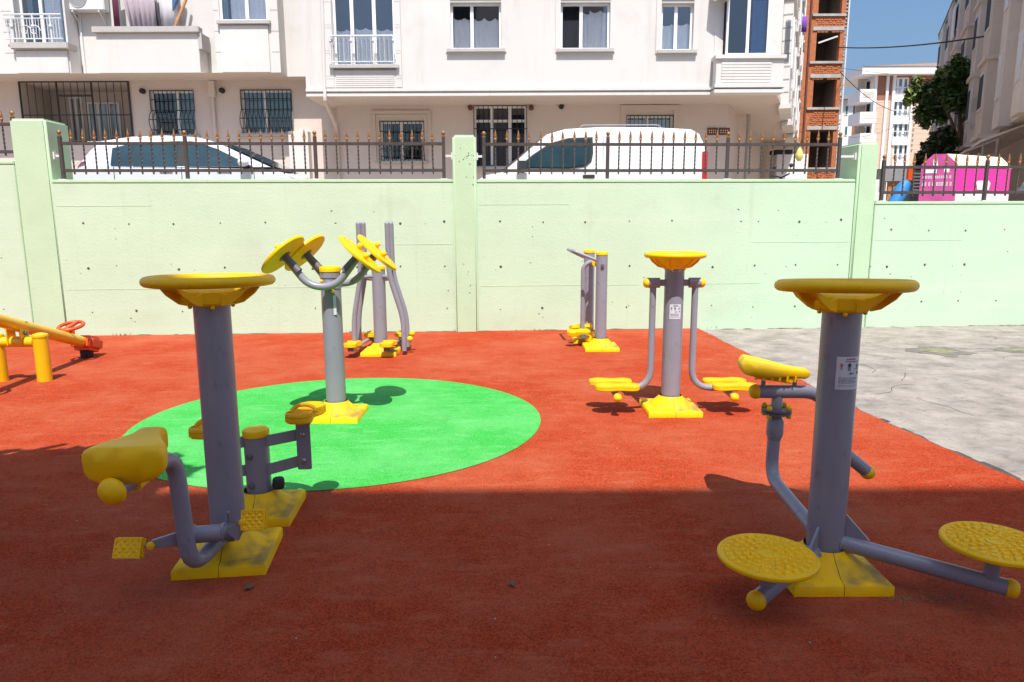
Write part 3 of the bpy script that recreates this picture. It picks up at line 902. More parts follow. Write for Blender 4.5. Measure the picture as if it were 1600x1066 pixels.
# saddle support
SY = 3.5
tube_part(t, 'saddle_support', [Lc(1.34, 2.92, .16), Lc(1.345, SY, .20), Lc(1.352, SY, .43)], .032, fil=.20)
mb = MB(); mb.tube([Lc(1.352, SY, .40), Lc(1.353, SY, .43), Lc(1.354, SY, .50), Lc(1.354, SY, .52)], [.033, .042, .042, .03], 16); mb.build('clamp_sleeve', 'steel', t)
tube_part(t, 'saddle_stem', [Lc(1.354, SY, .50), Lc(1.356, SY, .66)], .028)
mb = MB(); mb.lathe([(0, .540), (.075, .540), (.075, .552), (0, .552)], 14, M.Translation(Lc(1.355, SY, 0))); mb.lathe([(0, .556), (.075, .556), (.075, .566), (0, .566)], 14, M.Translation(Lc(1.355, SY, 0)))
mb.build('flange', 'steeld', t)
for a in (-2.5, -.6, .6, 2.5):
    c = Lc(1.355, SY, .553) + V((math.cos(a) * .062, math.sin(a) * .062, 0))
    mb = MB(); mb.ball(c + V((0, 0, .02)), .015, 8); mb.ball(c - V((0, 0, .02)), .015, 8); mb.build('nut', 'yellow', t)
bp = [Lc(1.25, SY, .655), Lc(1.54, SY, .652), Lc(1.625, SY, .58), Lc(1.665, SY, .37), Lc(1.845, SY, .225)]
tube_part(t, 'saddle_beam', bp, .034, fil=.10)
endcap(t, bp[0], bp[0] - bp[1], .034); endcap(t, bp[-1], bp[-1] - bp[-2], .034)
saddle(t, Lc(1.335, SY, .770), R(-8), 1.02, 1.14, R(7), ribs=True, hs=.75)
for x in (1.28, 1.44):
    tube_part(t, 'saddle_bolt', [Lc(x, SY, .68), Lc(x, SY, .715)], .012, n=8)

# ------------------------------------------------------------------ left front machine: wheel, saddle and pedals
BX, BY = -1.275, 3.03
t = thing('exercise_machine', (BX, BY, 0), 'exercise machine at front left with wheel, saddle and two pedals', 'exercise machine')
p = post_and_base(t, 1.17, cap=False, size=0.39)
for ch in list(t.children):
    if ch.name.startswith('base_cover'): ch.rotation_euler.z = R(7)
wheel(t, 1.272, rot=R(-20), ro=0.270, tube=.026, tilt=R(-1.6))
cpts = [Lc(-1.25, 2.98, .165), Lc(-1.318, 2.73, .085), Lc(-1.340, 2.72, .600), Lc(-1.392, 2.375, .582)]
tube_part(t, 'saddle_support', cpts, .034, fil=[.12, .10]); endcap(t, cpts[-1], cpts[-1] - cpts[-2] + V((0, 0, -.02)), .046)
saddle(t, Lc(-1.385, 2.545, .688), R(95), 1.0, 1.10, R(-1), hs=1.85, nw=.42)
# crank housing and cranks
for q_ in ((-1.325, 2.80, .215), (-1.21, 2.826, .215)): weld(t, Lc(*q_), V((.135, .03, 0)), .036)
tube_part(t, 'crank_housing', [Lc(-1.325, 2.80, .215), Lc(-1.19, 2.83, .215)], .036, n=18)
tube_part(t, 'crank_bearing', [Lc(-1.195, 2.828, .215), Lc(-1.165, 2.834, .215)], .042, n=18, m='steeld')
tube_part(t, 'housing_bracket', [Lc(-1.255, 2.82, .20), Lc(-1.26, 2.96, .17)], .03, n=12)
def crank(a, b, w0, w1):
    mb = MB(); d = (b - a).normalized(); s_ = d.cross(V((0, 1, 0))).normalized()
    n_ = d.cross(s_).normalized() * .011
    vs = [a + s_ * w0 + n_, a - s_ * w0 + n_, b - s_ * w1 + n_, b + s_ * w1 + n_, a + s_ * w0 - n_, a - s_ * w0 - n_, b - s_ * w1 - n_, b + s_ * w1 - n_]
    mb.raw(vs, [(0, 1, 2, 3), (7, 6, 5, 4), (0, 4, 5, 1), (1, 5, 6, 2), (2, 6, 7, 3), (3, 7, 4, 0)])
    return mb.build('crank_arm', 'steel', t, bevel=.004)
cl = Lc(-1.455, 2.70, .222); cr_ = Lc(-1.115, 2.80, .275)
c0 = Lc(-1.32, 2.77, .225); c1 = Lc(-1.165, 2.80, .21)
crank(c0, cl, .036, .016); crank(c1, cr_, .036, .016)
for c in (cl, cr_):
    q = M.Translation(c + V((0.005, -.014, 0))) @ M.Rotation(R(90), 4, 'X')
    mb = MB(); mb.lathe([(.017, -.004), (.017, .008), (.008, .012), (0, .012)], 6, q); mb.build('crank_nut', 'yellow', t)
pl_ = Lc(-1.535, 2.68, .215); pr_ = Lc(-1.066, 2.80, .282)
tube_part(t, 'pedal_axle', [cl, pl_], .009, n=8, m='chrome'); tube_part(t, 'pedal_axle', [cr_, pr_], .009, n=8, m='chrome')
pm3 = M.Rotation(R(62), 4, 'X')
pedal(t, pl_, pm3); pedal(t, pr_, M.Rotation(R(70), 4, 'X') @ M.Rotation(R(2), 4, 'Z'), (.105, .088, .03))
mb = MB(); g = [Lc(-1.235, 2.94, .20), Lc(-1.20, 2.86, .24), Lc(-1.19, 2.84, .30)]
mb.tube(g, .006, 6); mb.build('gusset', 'steel', t)

t.location.x -= .024
# ------------------------------------------------------------------ short stepper behind it
BX, BY = -1.335, 3.53
t = thing('exercise_machine', (BX, BY, 0), 'short exercise stepper with knee-high post and two sandal pads behind left wheel machine', 'exercise machine', rz=R(4))
post_and_base(t, .445, r=.063, size=.385)
for zz in (.33, .17):
    for a in (-1.9, ):
        mb = MB(); q = M.Translation((math.cos(a) * .062, math.sin(a) * .062, zz)) @ V((math.cos(a), math.sin(a), 0)).to_track_quat('Z', 'Y').to_matrix().to_4x4()
        mb.lathe([(.02, -.004), (.02, .008), (.014, .012), (0, .012)], 6, q); mb.build('bolt', 'steeld', t)
for sx in (1, -1):
    dz = .02 if sx > 0 else -.045
    px_ = .25 if sx > 0 else -.205
    for (za, zb, h) in [(.400, .415 + dz, .030), (.245, .275 + dz, .030)]:
        mb = MB(); d = [(sx * .055, za), (px_ - sx * .0, zb)]
        vs = []
        for yy in (-.03, -.018):
            vs += [V((d[0][0], yy, d[0][1] - h)), V((d[1][0], yy, d[1][1] - h)), V((d[1][0], yy, d[1][1] + h)), V((d[0][0], yy, d[0][1] + h))]
        mb.raw(vs, [(0, 1, 2, 3), (7, 6, 5, 4), (0, 4, 5, 1), (1, 5, 6, 2), (2, 6, 7, 3), (3, 7, 4, 0)])
        mb.build('link_arm', 'steel', t, bevel=.003)
    mb = MB(); mb.box((px_ - .036, -.042, .225 + dz), (px_ + .036, -.031, .50 + dz)); mb.box((px_ - .036, -.030, .46 + dz), (px_ + .036, .04, .50 + dz))
    up = mb.build('upright_plate', 'steel', t, bevel=.004)
    for zz in (.415, .275):
        mb = MB(); mb.lathe([(.013, 0), (.013, .007), (.008, .011), (0, .011)], 8, M.Translation((px_ - .002, -.042, zz + dz)) @ M.Rotation(R(90), 4, 'X')); mb.build('bolt', 'chrome', up)
    fp = foot_pad(t, V((px_ + sx * .012, .0, .538 + dz)), .29, .135, R(80), th=.042)
    mb = MB()
    arc = [V((px_ + sx * .012 + .062 * math.cos(a), -.055 + .02 * math.sin(a), .538 + dz + .034 * math.sin(a))) for a in [PI * i / 10 for i in range(11)]]
    mb.tube(arc, .010, 8); mb.build('toe_strap', 'yellowd', fp)
tube_part(t, 'bumper_arm', [V((.03, 0, .12)), V((.10, -.02, .155))], .013, n=10)
mb = MB(); mb.lathe([(0, .145), (.028, .145), (.031, .155), (.031, .19), (.026, .2), (0, .2)], 16, M.Translation((.108, -.03, 0))); mb.build('rubber_stop', 'black', t)

# ------------------------------------------------------------------ four-disc shoulder machine on the green circle
BX, BY = -1.385, 5.385
t = thing('exercise_machine', (BX, BY, 0), 'exercise machine with four tilted yellow hand discs standing on green circle', 'exercise machine')
post_and_base(t, 1.165, size=.41)
mb = MB(); mb.lathe([(.079, 1.03), (.082, 1.03), (.082, 1.055), (.079, 1.055)], 32); mb.lathe([(.079, 1.10), (.0815, 1.10), (.0815, 1.115), (.079, 1.115)], 32); mb.build('collar', 'steel', t)
RZ = M.Identity(4)
for yy in (-.135, .165):
    xo = -.025 if yy < 0 else .05
    pts = [V((xo - .275, yy, 1.27)), V((xo + .275, yy, 1.27))]
    fl = fillet([pts[0], V((xo - .10, yy, 1.04)), V((xo + .10, yy, 1.04)), pts[-1]], .16, 8)
    mb = MB(); mb.tube(fl, .028, 14); ub = mb.build('disc_yoke', 'steel', t)
    tube_part(t, 'yoke_axle', [RZ @ V((0, 0, 1.05)), RZ @ V((0, yy, 1.05))], .03, n=14)
    for sx, dirx in ((-1, -1), (1, 1)):
        e = pts[0] if sx < 0 else pts[-1]
        nrm = V((dirx * .69, .11 if sx < 0 else .035, .72))
        q = M.Translation(e) @ nrm.to_track_quat('Z', 'Y').to_matrix().to_4x4()
        mb = MB(); mb.lathe([(.029, -.16), (.029, -.012), (.05, -.010), (.05, -.002)], 16, q); mb.build('disc_sleeve', 'steeld', t)  # darker steel carries the shade on the sleeve under the disc
        mb = MB(); mb.lathe([(0, -.004), (.17, -.004), (.194, .002), (.198, .012), (.195, .022), (.16, .028), (0, .031)], 44, q)
        d = mb.build('hand_disc', 'yellow', t, angle=50)
        mb = MB(); rr = random.Random(4)
        for rad, cnt in ((.05, 8), (.09, 14), (.13, 20), (.165, 26)):
            for i in range(cnt):
                a = 2 * PI * i / cnt + rad * 9
                mb.lathe([(.006, .024), (.005, .031), (0, .033)], 6, q @ M.Translation((rad * math.cos(a), rad * math.sin(a), 0)))
        stuff(mb.build('massage_bump', 'yellow', d))
        for a in (.5 + PI, .5):
            mb = MB(); cc = q @ V((math.cos(a) * .1, math.sin(a) * .1, .05)); mb.tube([q @ V((math.cos(a) * .1, math.sin(a) * .1, .025)), cc], .012, 10); mb.ball(cc, .023, 12)
            mb.build('knob', 'yellow', d)
weld(t, V((0, 0, 1.022)), (0, 0, 1), .076)
for a in (-1.2, -2.3):
    mb = MB(); mb.ball(V((math.cos(a) * .082, math.sin(a) * .082, 1.075 if a < -2 else 1.0)), .013, 8); mb.build('nut', 'yellow', t)
# narrow sign strip on the post
mb = MB(); mb.box((.012, -.0805, .82), (.034, -.0775, .97), zrot(R(14))); mb.build('sticker', 'sticker', t)

# ------------------------------------------------------------------ elliptical by the wall
BX, BY = -1.525, 8.07
t = thing('exercise_machine', (BX, BY, 0), 'grey elliptical walker with four tall handles beside the green wall', 'exercise machine')
post_and_base(t, 1.0, size=.40)
for (sx, xt, xm, xb) in ((-1, -.180, -.27, -.285), (1, .140, .275, .285)):
    for yy in (-.10, .16):
        pts = [V((xt, yy - .03, 1.49)), V((xt + sx * .0, yy - .01, .92)), V((xm + sx * .01, yy, .42)), V((xb, yy, .05))]
        tube_part(t, 'handle_bar', pts, .029, fil=.14, n=12)
        mb = MB(); mb.ball((xt, yy - .03, 1.49), .029, 10); mb.build('handle_tip', 'steel', t)
    tube_part(t, 'swing_axle', [V((0, .03, .90)), V((xt, -.12, .90))], .022, n=10)
    tube_part(t, 'swing_axle', [V((0, .03, .86)), V((xt, .18, .86))], .022, n=10)
for (x, y, z) in ((-.285, -.21, .165), (.125, -.22, .17), (-.17, .36, .19), (.20, .36, .19)):
    foot_pad(t, V((x, y, z)), .26, .15, R(82), th=.04)
    mb = MB(); mb.box((x - .035, y - .09, z - .085), (x + .035, y + .07, z - .042)); mb.build('pad_block', 'steeld', t)
for x, x2 in ((-.27, -.17), (.125, .20)):
    tube_part(t, 'pedal_arm', [V((x, -.15, .10)), V((x2, .40, .13))], .02, n=10)
for x in (-.17, .30):
    mb = MB(); mb.box((.0, .32, .06), (x * 1.0, .38, .10)) if x > 0 else mb.box((x, .32, .06), (-.001, .38, .10)); mb.build('cross_link', 'steel', t)
for (x, y, z) in ((.34, .0, .17), (.345, .14, .21), (-.32, .3, .22)):
    mb = MB(); mb.ball((x, y, z), .035, 10); mb.build('joint_cap', 'yellow', t)

# ------------------------------------------------------------------ two-post walker by the wall
BX, BY = 1.06, 8.31
t = thing('exercise_machine', (BX, BY, 0), 'two-post grey exercise walker with loop handle and yellow pads near wall', 'exercise machine')
post_and_base(t, 1.14, r=.068, size=.40)
n0 = len(t.children)
sec = []
for ch in list(t.children):
    c = kid(ch, t, (-.085, .58, 0)); sec.append(c)
hp = [V((-.02, 0, 1.04)), V((-.33, .03, 1.165)), V((-.36, .55, 1.165)), V((-.10, .58, 1.04))]
tube_part(t, 'loop_handle', hp, .019, n=12, fil=.05)
tube_part(t, 'pivot_axle', [V((-.03, .05, 1.02)), V((-.07, .55, 1.02))], .03, n=14)
tube_part(t, 'swing_tube', [V((-.06, .28, 1.04)), V((-.19, .28, .98)), V((-.19, .28, .20))], .028, n=12, fil=.08)
mb = MB(); mb.tube([V((-.055, .14, 1.02)), V((-.055, .21, 1.02))], .045, 16); mb.build('pivot_cap', 'yellow', t)
for (x, y, z, tl) in ((-.245, .18, .19, .25), (-.20, .38, .23, -.3)):
    foot_pad(t, V((x, y, z)), .30, .13, R(20), th=.045, tilt=tl)
mb = MB(); mb.box((-.23, .12, .10), (-.15, .42, .155)); mb.build('pad_beam', 'steeld', t, bevel=.008)
mb = MB(); mb.box((-.16, .20, .05), (-.02, .40, .115)); mb.build('pad_block', 'yellow', t, bevel=.01)
mb = MB(); mb.lathe([(.022, 0), (.022, .012), (0, .014)], 10, M.Translation((.0, -.076, 1.0)) @ M.Rotation(R(90), 4, 'X')); mb.build('bolt', 'chrome', t)

# ------------------------------------------------------------------ air walker with swinging foot plates
BX, BY = 1.275, 5.52
t = thing('exercise_machine', (BX, BY, 0), 'exercise machine with bowl wheel and two hanging foot plates on sunlit red ground', 'exercise machine')
p = post_and_base(t, 1.16, cap=False, size=.42)
sticker(p, .076, R(-103 + 12), .815, R(34), .058, mono=True)
wheel(t, 1.252, ro=.240, tube=.027, nsp=6, rot=R(15), hub_r=.095, drop=.105)
mb = MB(); mb.lathe([(.085, 1.146), (.115, 1.165), (.165, 1.20), (.205, 1.243)], 32); mb.build('bowl', 'yellow', t)
for sx in (-1, 1):
    tube_part(t, 'pivot_stub', [V((0, 0, 1.035)), V((sx * .135, 0, 1.035))], .026, n=14)
    mb = MB(); mb.tube([V((sx * .115, 0, 1.035)), V((sx * .205, 0, 1.035))], .040, 18); mb.build('pivot_sleeve', 'steel', t)
    endcap(t, V((sx * .205, 0, 1.035)), (sx, 0, 0), .036)
    tube_part(t, 'swing_tube', [V((sx * .165, 0, 1.03)), V((sx * .165, 0, .19)), V((sx * .54, 0, .185))], .026, n=14, fil=.16)
    tube_part(t, 'pad_tube', [V((sx * .455, -.20, .158)), V((sx * .455, .12, .158))], .024, n=12)
    endcap(t, V((sx * .455, -.19, .158)), (0, -1, 0), .030)
    for yy in (-.095, .085):
        foot_pad(t, V((sx * .465 + (.02 if yy < 0 else -.01) * 1, yy, .232)), .35, .140, R(0 if sx > 0 else 180), th=.034)

# ------------------------------------------------------------------ seesaw at the far left
t = thing('seesaw', (-4.775, 6.715, 0), 'yellow seesaw with red orange steering handle and seat end at far left', 'seesaw')
for x in (.215, -.215):
    tube_part(t, 'post', [V((x, 0, -.01)), V((x, 0, .435))], .066, 'yelpaint', 24)
    mb = MB(); mb.lathe([(.069, .43), (.072, .445), (.066, .46), (.03, .472), (0, .474)], 24, M.Translation((x, 0, 0))); mb.build('post_cap', 'yelpaint', t)
tube_part(t, 'cross_bar', [V((-.16, 0, .385)), V((.16, 0, .385))], .05, 'yelpaint', 18)
bd = V((-.10, 1.19, -.375)).normalized()
pv = V((0.02, 0, .545))
e1 = pv + bd * 1.23; e0 = pv - bd * 1.35
tube_part(t, 'beam', [e0, e1], .062, 'yelpaint', 20)
for sx in (-1, 1):
    mb = MB(); mb.box((sx * .065 - .006, -.06, .36), (sx * .065 + .006, .06, .58)); mb.build('pivot_bracket', 'yelpaint', t)
for sx in (-1, 1):
    mb = MB(); mb.lathe([(.02, 0), (.02, .02), (0, .022)], 8, M.Translation((sx * .072, 0, .47)) @ M.Rotation(R(90 * sx), 4, 'Y')); mb.build('bolt', 'steeld', t)
def seesaw_end(e, sgn):
    c = e - bd * sgn * .02
    # seat block
    mb = MB(); q = M.Translation(e + bd * sgn * .03) @ (bd * sgn).to_track_quat('Y', 'Z').to_matrix().to_4x4()
    mb.box((-.12, -.13, -.09), (.12, .17, .075), q); mb.build('seat', 'orange', t, bevel=.04, seg=3)
    # steering handle
    hc = e - bd * sgn * .26 + V((0, 0, .15))
    mb = MB(); q2 = M.Translation(hc) @ M.Rotation(R(12), 4, 'X')
    n = 32
    ring = [q2 @ V((math.cos(2 * PI * i / n) * .115, math.sin(2 * PI * i / n) * .135, 0)) for i in range(n + 1)]
    mb.tube(ring, .019, 10, False); mb.box((-.022, -.14, -.012), (.022, .14, .012), q2)
    mb.build('steering_handle', 'orange', t)
    tube_part(t, 'handle_stem', [hc, e - bd * sgn * .26 + V((0, 0, .04))], .03, 'orange', 12)
    if sgn > 0:
        bb = e + bd * .02
        mb = MB(); mb.lathe([(0, 0.0), (.062, 0.0), (.068, .015), (.068, .09), (.06, .1), (0, .1)], 18, M.Translation((bb.x + .0, bb.y, 0.0))); mb.build('rubber_stop', 'black', t)
seesaw_end(e1, 1); seesaw_end(e0, -1)

# ------------------------------------------------------------------ litter
def litter(name, x, y, s, label, m, cat):
    mb = MB(); n = 7
    for j in range(2):
        o = V((x + random.uniform(-.3, .3) * s, y + random.uniform(-.3, .3) * s, 0.006)); a = random.random() * 6
        vs = []
        for i in range(n):
            b = 2 * PI * i / n; q = V((math.cos(b) * s, math.sin(b) * s * .45, .004 + .25 * s * math.sin(b * 2 + 1) ** 2)); vs.append(o + zrot(a + j) @ q)
        mb.raw(vs, [tuple(range(n))])
    return tag(mb.build(name, m, smooth=False), label, cat)
litter('dry_leaf', -1.11, 2.74, .028, 'dry leaf lying just before the left machine base', 'leaflit', 'leaf')
litter('dry_leaf', -0.005, 2.76, .022, 'dry leaf on shaded red ground at centre bottom', 'leaflit', 'leaf')
for i, (x, y, s) in enumerate([(3.55, 7.25, .035)]):
    litter('fallen_leaf', x, y, s, 'small green leaf lying on the bare concrete', 'weed', 'leaf')
def patch_on(name, x, y, rx, ry, m, z):
    rr = random.Random(int(x * 100)); n = 26
    vs = [(x + rx * math.cos(2 * PI * i / n) * rr.uniform(.6, 1.15), y + ry * math.sin(2 * PI * i / n) * rr.uniform(.6, 1.15), z) for i in range(n)]
    mb = MB(); mb.raw(vs, [tuple(range(n))]); return stuff(mb.build(name, m, smooth=False))
MT['mosspatch'] = mat('moss in a hollow', (0.21, 0.20, 0.11), 0.95, 0.35, 14, dirt=(0.10, 0.095, 0.05, 0.8), dscale=9, dth=.5)
MT['hollow'] = mat('dark damp rim', (0.15, 0.135, 0.115), 0.95, 0.35, 12)
for (x, y, rx, ry) in [(5.05, 8.15, .36, .34), (6.0, 8.2, .28, .22)]:
    patch_on('damp_rim', x, y, rx, ry, 'hollow', -.017); patch_on('moss_patch', x, y + .02, rx * .55, ry * .5, 'mosspatch', -.0155)
mb = MB(); rr = random.Random(77)
for _ in range(26):
    x, y = rr.uniform(3.1, 9.0), rr.uniform(4.6, 9.8); a = rr.uniform(-.5, .5) + (0 if rr.random() < .7 else PI / 2)
    for _k in range(rr.randint(3, 8)):
        l_ = rr.uniform(.04, .16); a += rr.uniform(-.6, .6); w0 = rr.uniform(.0015, .004)
        x1, y1 = x + math.cos(a) * l_, y + math.sin(a) * l_; nx, ny = -math.sin(a) * w0, math.cos(a) * w0
        if x1 > exx(min(10, y1)) + .06: mb.quad((x - nx, y - ny, -.0185), (x1 - nx, y1 - ny, -.0185), (x1 + nx, y1 + ny, -.0185), (x + nx, y + ny, -.0185))
        x, y = x1, y1
stuff(mb.build('hairline_cracks', 'edge', smooth=False))
mb = MB()
for _ in range(160):
    x, y = rr.uniform(2.7, 8.5), rr.uniform(4.2, 9.9); s_ = rr.uniform(.004, .014)
    if x > exx(y) + .05: mb.raw([(x + math.cos(q * 1.26) * s_ * rr.uniform(.5, 1.3), y + math.sin(q * 1.26) * s_ * rr.uniform(.4, 1), -.014) for q in range(5)], [(0, 1, 2, 3, 4)])
stuff(mb.build('concrete_debris', 'moss', smooth=False))
# pale crumbs scattered on the rubber
mb = MB()
for _ in range(45):
    x, y = rr.uniform(-2.6, 2.6), rr.uniform(1.4, 5.5); s_ = rr.uniform(.001, .0035)
    mb.box((x - s_, y - s_ * .7, .001), (x + s_, y + s_ * .7, .001 + s_), None)
stuff(mb.build('pale_crumbs', 'slab', smooth=False))
# crumbs of dirt round the right machine base and wall foot weeds
mb = MB(); rr = random.Random(21)
for _ in range(70):
    x = 1.62 + rr.gauss(0, .10); y = 2.64 + rr.gauss(0, .018); s = rr.uniform(.0015, .004)
    mb.box((x - s, y - s * .6, .0), (x + s, y + s * .6, s))
stuff(mb.build('dirt_crumbs', 'moss', smooth=False))
mb = MB()
for _ in range(46):
    u = rr.choice([.35, -0.75, .12, 2.9, -5.3, -2.2]) + rr.gauss(0, .07); h = rr.uniform(.012, .045); c = WF.p(u, 0, .04); d = V((rr.uniform(-.03, .03), -rr.uniform(0, .03), h))
    mb.raw([c + WF.d * .004, c - WF.d * .004, c + d], [(0, 1, 2)])
stuff(mb.build('wall_weeds', 'weed', smooth=False))

# ------------------------------------------------------------------ vehicles in the street
def make_wheel(t, x, y, r=.31):
    q = M.Translation((x, y, r)) @ M.Rotation(R(90), 4, 'X')
    mb = MB(); mb.lathe([(r * .62, -.10), (r * .95, -.10), (r, -.07), (r, .07), (r * .95, .10), (r * .62, .10)], 24, q)
    w = mb.build('wheel', 'tyre', t)
    mb = MB(); mb.lathe([(0, -.085), (r * .63, -.085), (r * .63, .085), (0, .085)], 16, q); mb.build('rim', 'grey', w)


def loft_body(stations, half, n_x):
    """stations: (x, z_low, z_high) -> closed side outline polygon"""
    pass


def car(t, L0, L1, belt, roof, gh, gw, body_m, low_prof, width=.86):
    """low_prof: side outline of the lower body; gh: greenhouse outline (x,z) belt->roof"""
    k = len(low_prof)
    mb = MB()
    secs = [(-width, .0), (-width * .995, 0), (width * .995, 0), (width, 0)]
    ys = [-width + .0, -width * .86, width * .86, width]
    for i, y in enumerate(ys):
        ins = .045 if i in (0, 3) else 0
        cx = sum(p[0] for p in low_prof) / k; cz = sum(p[1] for p in low_prof) / k
        for (x, z) in low_prof:
            mb.v.append(V((x - math.copysign(ins, x - cx), y, z - (ins * .8 if z > cz else -ins * .4))))
    for i in range(3):
        for j in range(k):
            a = i * k + j; b = i * k + (j + 1) % k; mb.f.append((a, b, b + k, a + k))
    mb.f.append(tuple(reversed(range(k)))); mb.f.append(tuple(3 * k + j for j in range(k)))
    return mb.build('body', body_m, t, bevel=.02, seg=2, angle=40)


def side_poly(t, name, m, poly, yf, parent=None, th=.006):
    """polygon in the x,z side plane, y from function of z"""
    mb = MB(); k = len(poly)
    for sg in (0, 1):
        for (x, z) in poly: mb.v.append(V((x, yf(z) - (th if sg else 0), z)))
    mb.f += [tuple(range(k)), tuple(reversed(range(k, 2 * k)))] + [(j, j + k, (j + 1) % k + k, (j + 1) % k) for j in range(k)]
    return mb.build(name, m, parent or t, smooth=False)


# silver white hatchback, nose to the right
t = thing('parked_car', (-5.40, 13.05, STZ), 'silver white car parked behind the iron fence at left, nose to the right', 'car'); t.scale = (1, 1, .97)
prof = [(-2.02, .22), (-2.10, .45), (-2.08, .70), (-2.02, .90), (-1.95, 1.0), (-.2, .985), (1.15, .955), (1.55, .86), (1.90, .74), (2.05, .58), (2.08, .36), (2.0, .2), (1.55, .18), (-1.5, .18)]
car(t, 0, 0, 0, 0, 0, 0, 'cars', prof)
roofp = [(-1.93, .97), (-1.74, 1.30), (-1.60, 1.43), (-1.1, 1.505), (-.5, 1.525), (.05, 1.49), (.38, 1.40), (1.32, .96)]
mb = MB(); k = len(roofp)
def ghw(z): return .845 - max(0, z - .95) * .36
for y_s in (-1, -.93, .93, 1):
    for (x, z) in roofp:
        zz = z - (.035 if abs(y_s) == 1 and z > 1.0 else 0)
        mb.v.append(V((x, ghw(z) * y_s, zz)))
for i in range(3):
    for j in range(k - 1):
        a = i * k + j; mb.f.append((a, a + 1, a + 1 + k, a + k))
mb.f.append(tuple(reversed(range(k)))); mb.f.append(tuple(3 * k + j for j in range(k)))
mb.build('cabin', 'cars', t, angle=30)
yn = lambda z: -ghw(z) - .012
side_poly(t, 'window', 'cglass2' if 'cglass2' in MT else 'cglass', [(-1.36, 1.0), (-1.36, 1.30), (-1.02, 1.385), (-1.02, .99)], yn)
side_poly(t, 'window', 'cglass', [(-.99, .99), (-.99, 1.392), (-.25, 1.42), (-.25, .985)], yn)
side_poly(t, 'window', 'cglass', [(-.07, .985), (-.07, 1.42), (.05, 1.405), (.42, 1.28), (1.02, .98)], yn)
for poly in ([(-1.36, 1.0), (-1.36, 1.30), (-1.02, 1.385), (-.25, 1.42), (.05, 1.405), (.42, 1.28), (1.02, .98)],):
    f = side_poly(t, 'window_trim', 'black', [(x, z) for x, z in poly], lambda z: -ghw(z) - .004)
mb = MB(); mb.raw([(.40, -.62, 1.405), (.40, .62, 1.405), (1.34, .78, .965), (1.34, -.78, .965)], [(0, 1, 2, 3)])
for p_ in mb.v: p_ += V((.012, 0, .014))
mb.build('windshield', 'cglass', t, smooth=False)
mb = MB(); mb.raw([(-1.755, -.6, 1.29), (-1.755, .6, 1.29), (-1.93, .74, 1.0), (-1.93, -.74, 1.0)], [(0, 1, 2, 3)])
for p_ in mb.v: p_ += V((-.012, 0, .01))
mb.build('rear_window', 'cglass', t, smooth=False)
mb = MB(); mb.box((-1.86, -.62, 1.40), (-1.56, .62, 1.43)); mb.build('spoiler', 'cars', t, bevel=.012)
for y_ in (-1, 1):
    mb = MB(); mb.raw([(-1.97, y_ * .80, 1.02), (-1.80, y_ * .815, 1.12), (-1.78, y_ * .875, 1.10), (-1.95, y_ * .868, .98), (-2.06, y_ * .80, .84), (-2.02, y_ * .868, .82)], [(0, 1, 2, 3), (0, 3, 5, 4)])
    mb.build('taillight', 'tail', t, smooth=False)
    mb = MB(); mb.ball((.93, y_ * .97, 1.03), .095, 12, .75); mi = mb.build('mirror', 'cars', t)
    mb = MB(); mb.box((.90, y_ * .87 - .02, .93), (1.0, y_ * .93 + .02, .985)); mb.build('mirror_arm', 'black', mi, bevel=.01)
    for hx in (-.42, .55):
        mb = MB(); mb.box((hx - .11, y_ * .862 - .012, .865), (hx + .11, y_ * .862 + .012, .895)); mb.build('door_handle', 'chrome', t, bevel=.006)
    mb = MB(); mb.raw([(1.86, y_ * .62, .74), (1.60, y_ * .83, .82), (1.84, y_ * .85, .66), (2.06, y_ * .62, .58)], [(0, 1, 2, 3)])
    for p_ in mb.v: p_ += V((.012, y_ * .012, .02))
    mb.build('headlight', 'lampw', t, smooth=False)
    for wx in (-1.28, 1.32): make_wheel(t, wx, y_ * .76)
for sx_, za_, zb_ in ((-.16, .40, .97), (1.06, .40, .94), (-1.30, .62, .98)):
    mb = MB(); mb.box((sx_ - .004, -.868, za_), (sx_ + .004, -.860, zb_)); mb.build('door_seam', 'black', t, smooth=False)
for sg in (-.35, .30):
    mb = MB(); mb.tube([V((1.28, sg, 1.0)), V((1.0, sg + .42, 1.13))], .008, 6); mb.build('wiper', 'black', t)

# white van, nose to the left
t = thing('parked_van', (1.30, 13.5, STZ), 'white panel van parked behind the iron fence, nose to the left', 'van'); t.scale = (1, 1, .905)
prof = [(2.07, .25), (2.10, .55), (2.10, .98), (1.0, 1.0), (-.5, 1.0), (-1.35, .98), (-1.75, .90), (-2.05, .70), (-2.10, .40), (-2.0, .22), (-1.3, .2), (1.6, .2)]
car(t, 0, 0, 0, 0, 0, 0, 'carw', prof, .88)
roofv = [(2.10, .96), (2.07, 1.45), (2.00, 1.66), (1.85, 1.75), (1.2, 1.79), (.3, 1.80), (-.35, 1.765), (-.68, 1.66), (-1.42, .98)]
def vw(z): return .87 - max(0, z - 1.0) * .10
mb = MB(); k = len(roofv)
for y_s in (-1, -.90, .90, 1):
    for (x, z) in roofv:
        zz = z - (.075 if abs(y_s) == 1 and z > 1.5 else 0)
        mb.v.append(V((x, vw(z) * y_s, zz)))
for i in range(3):
    for j in range(k - 1):
        a = i * k + j; mb.f.append((a, a + 1, a + 1 + k, a + k))
mb.f.append(tuple(reversed(range(k)))); mb.f.append(tuple(3 * k + j for j in range(k)))
mb.build('cargo_box', 'carw', t, angle=30)
yv = lambda z: -vw(z) - .012
mb = MB()
wp = [(-1.20, 1.02), (-.93, 1.27), (-.62, 1.49), (-.30, 1.585), (.12, 1.60), (.13, 1.30), (.10, 1.14), (.0, 1.04), (-.3, 1.0)]
side_poly(t, 'window_trim', 'black', wp, lambda z: -vw(z) - .003)
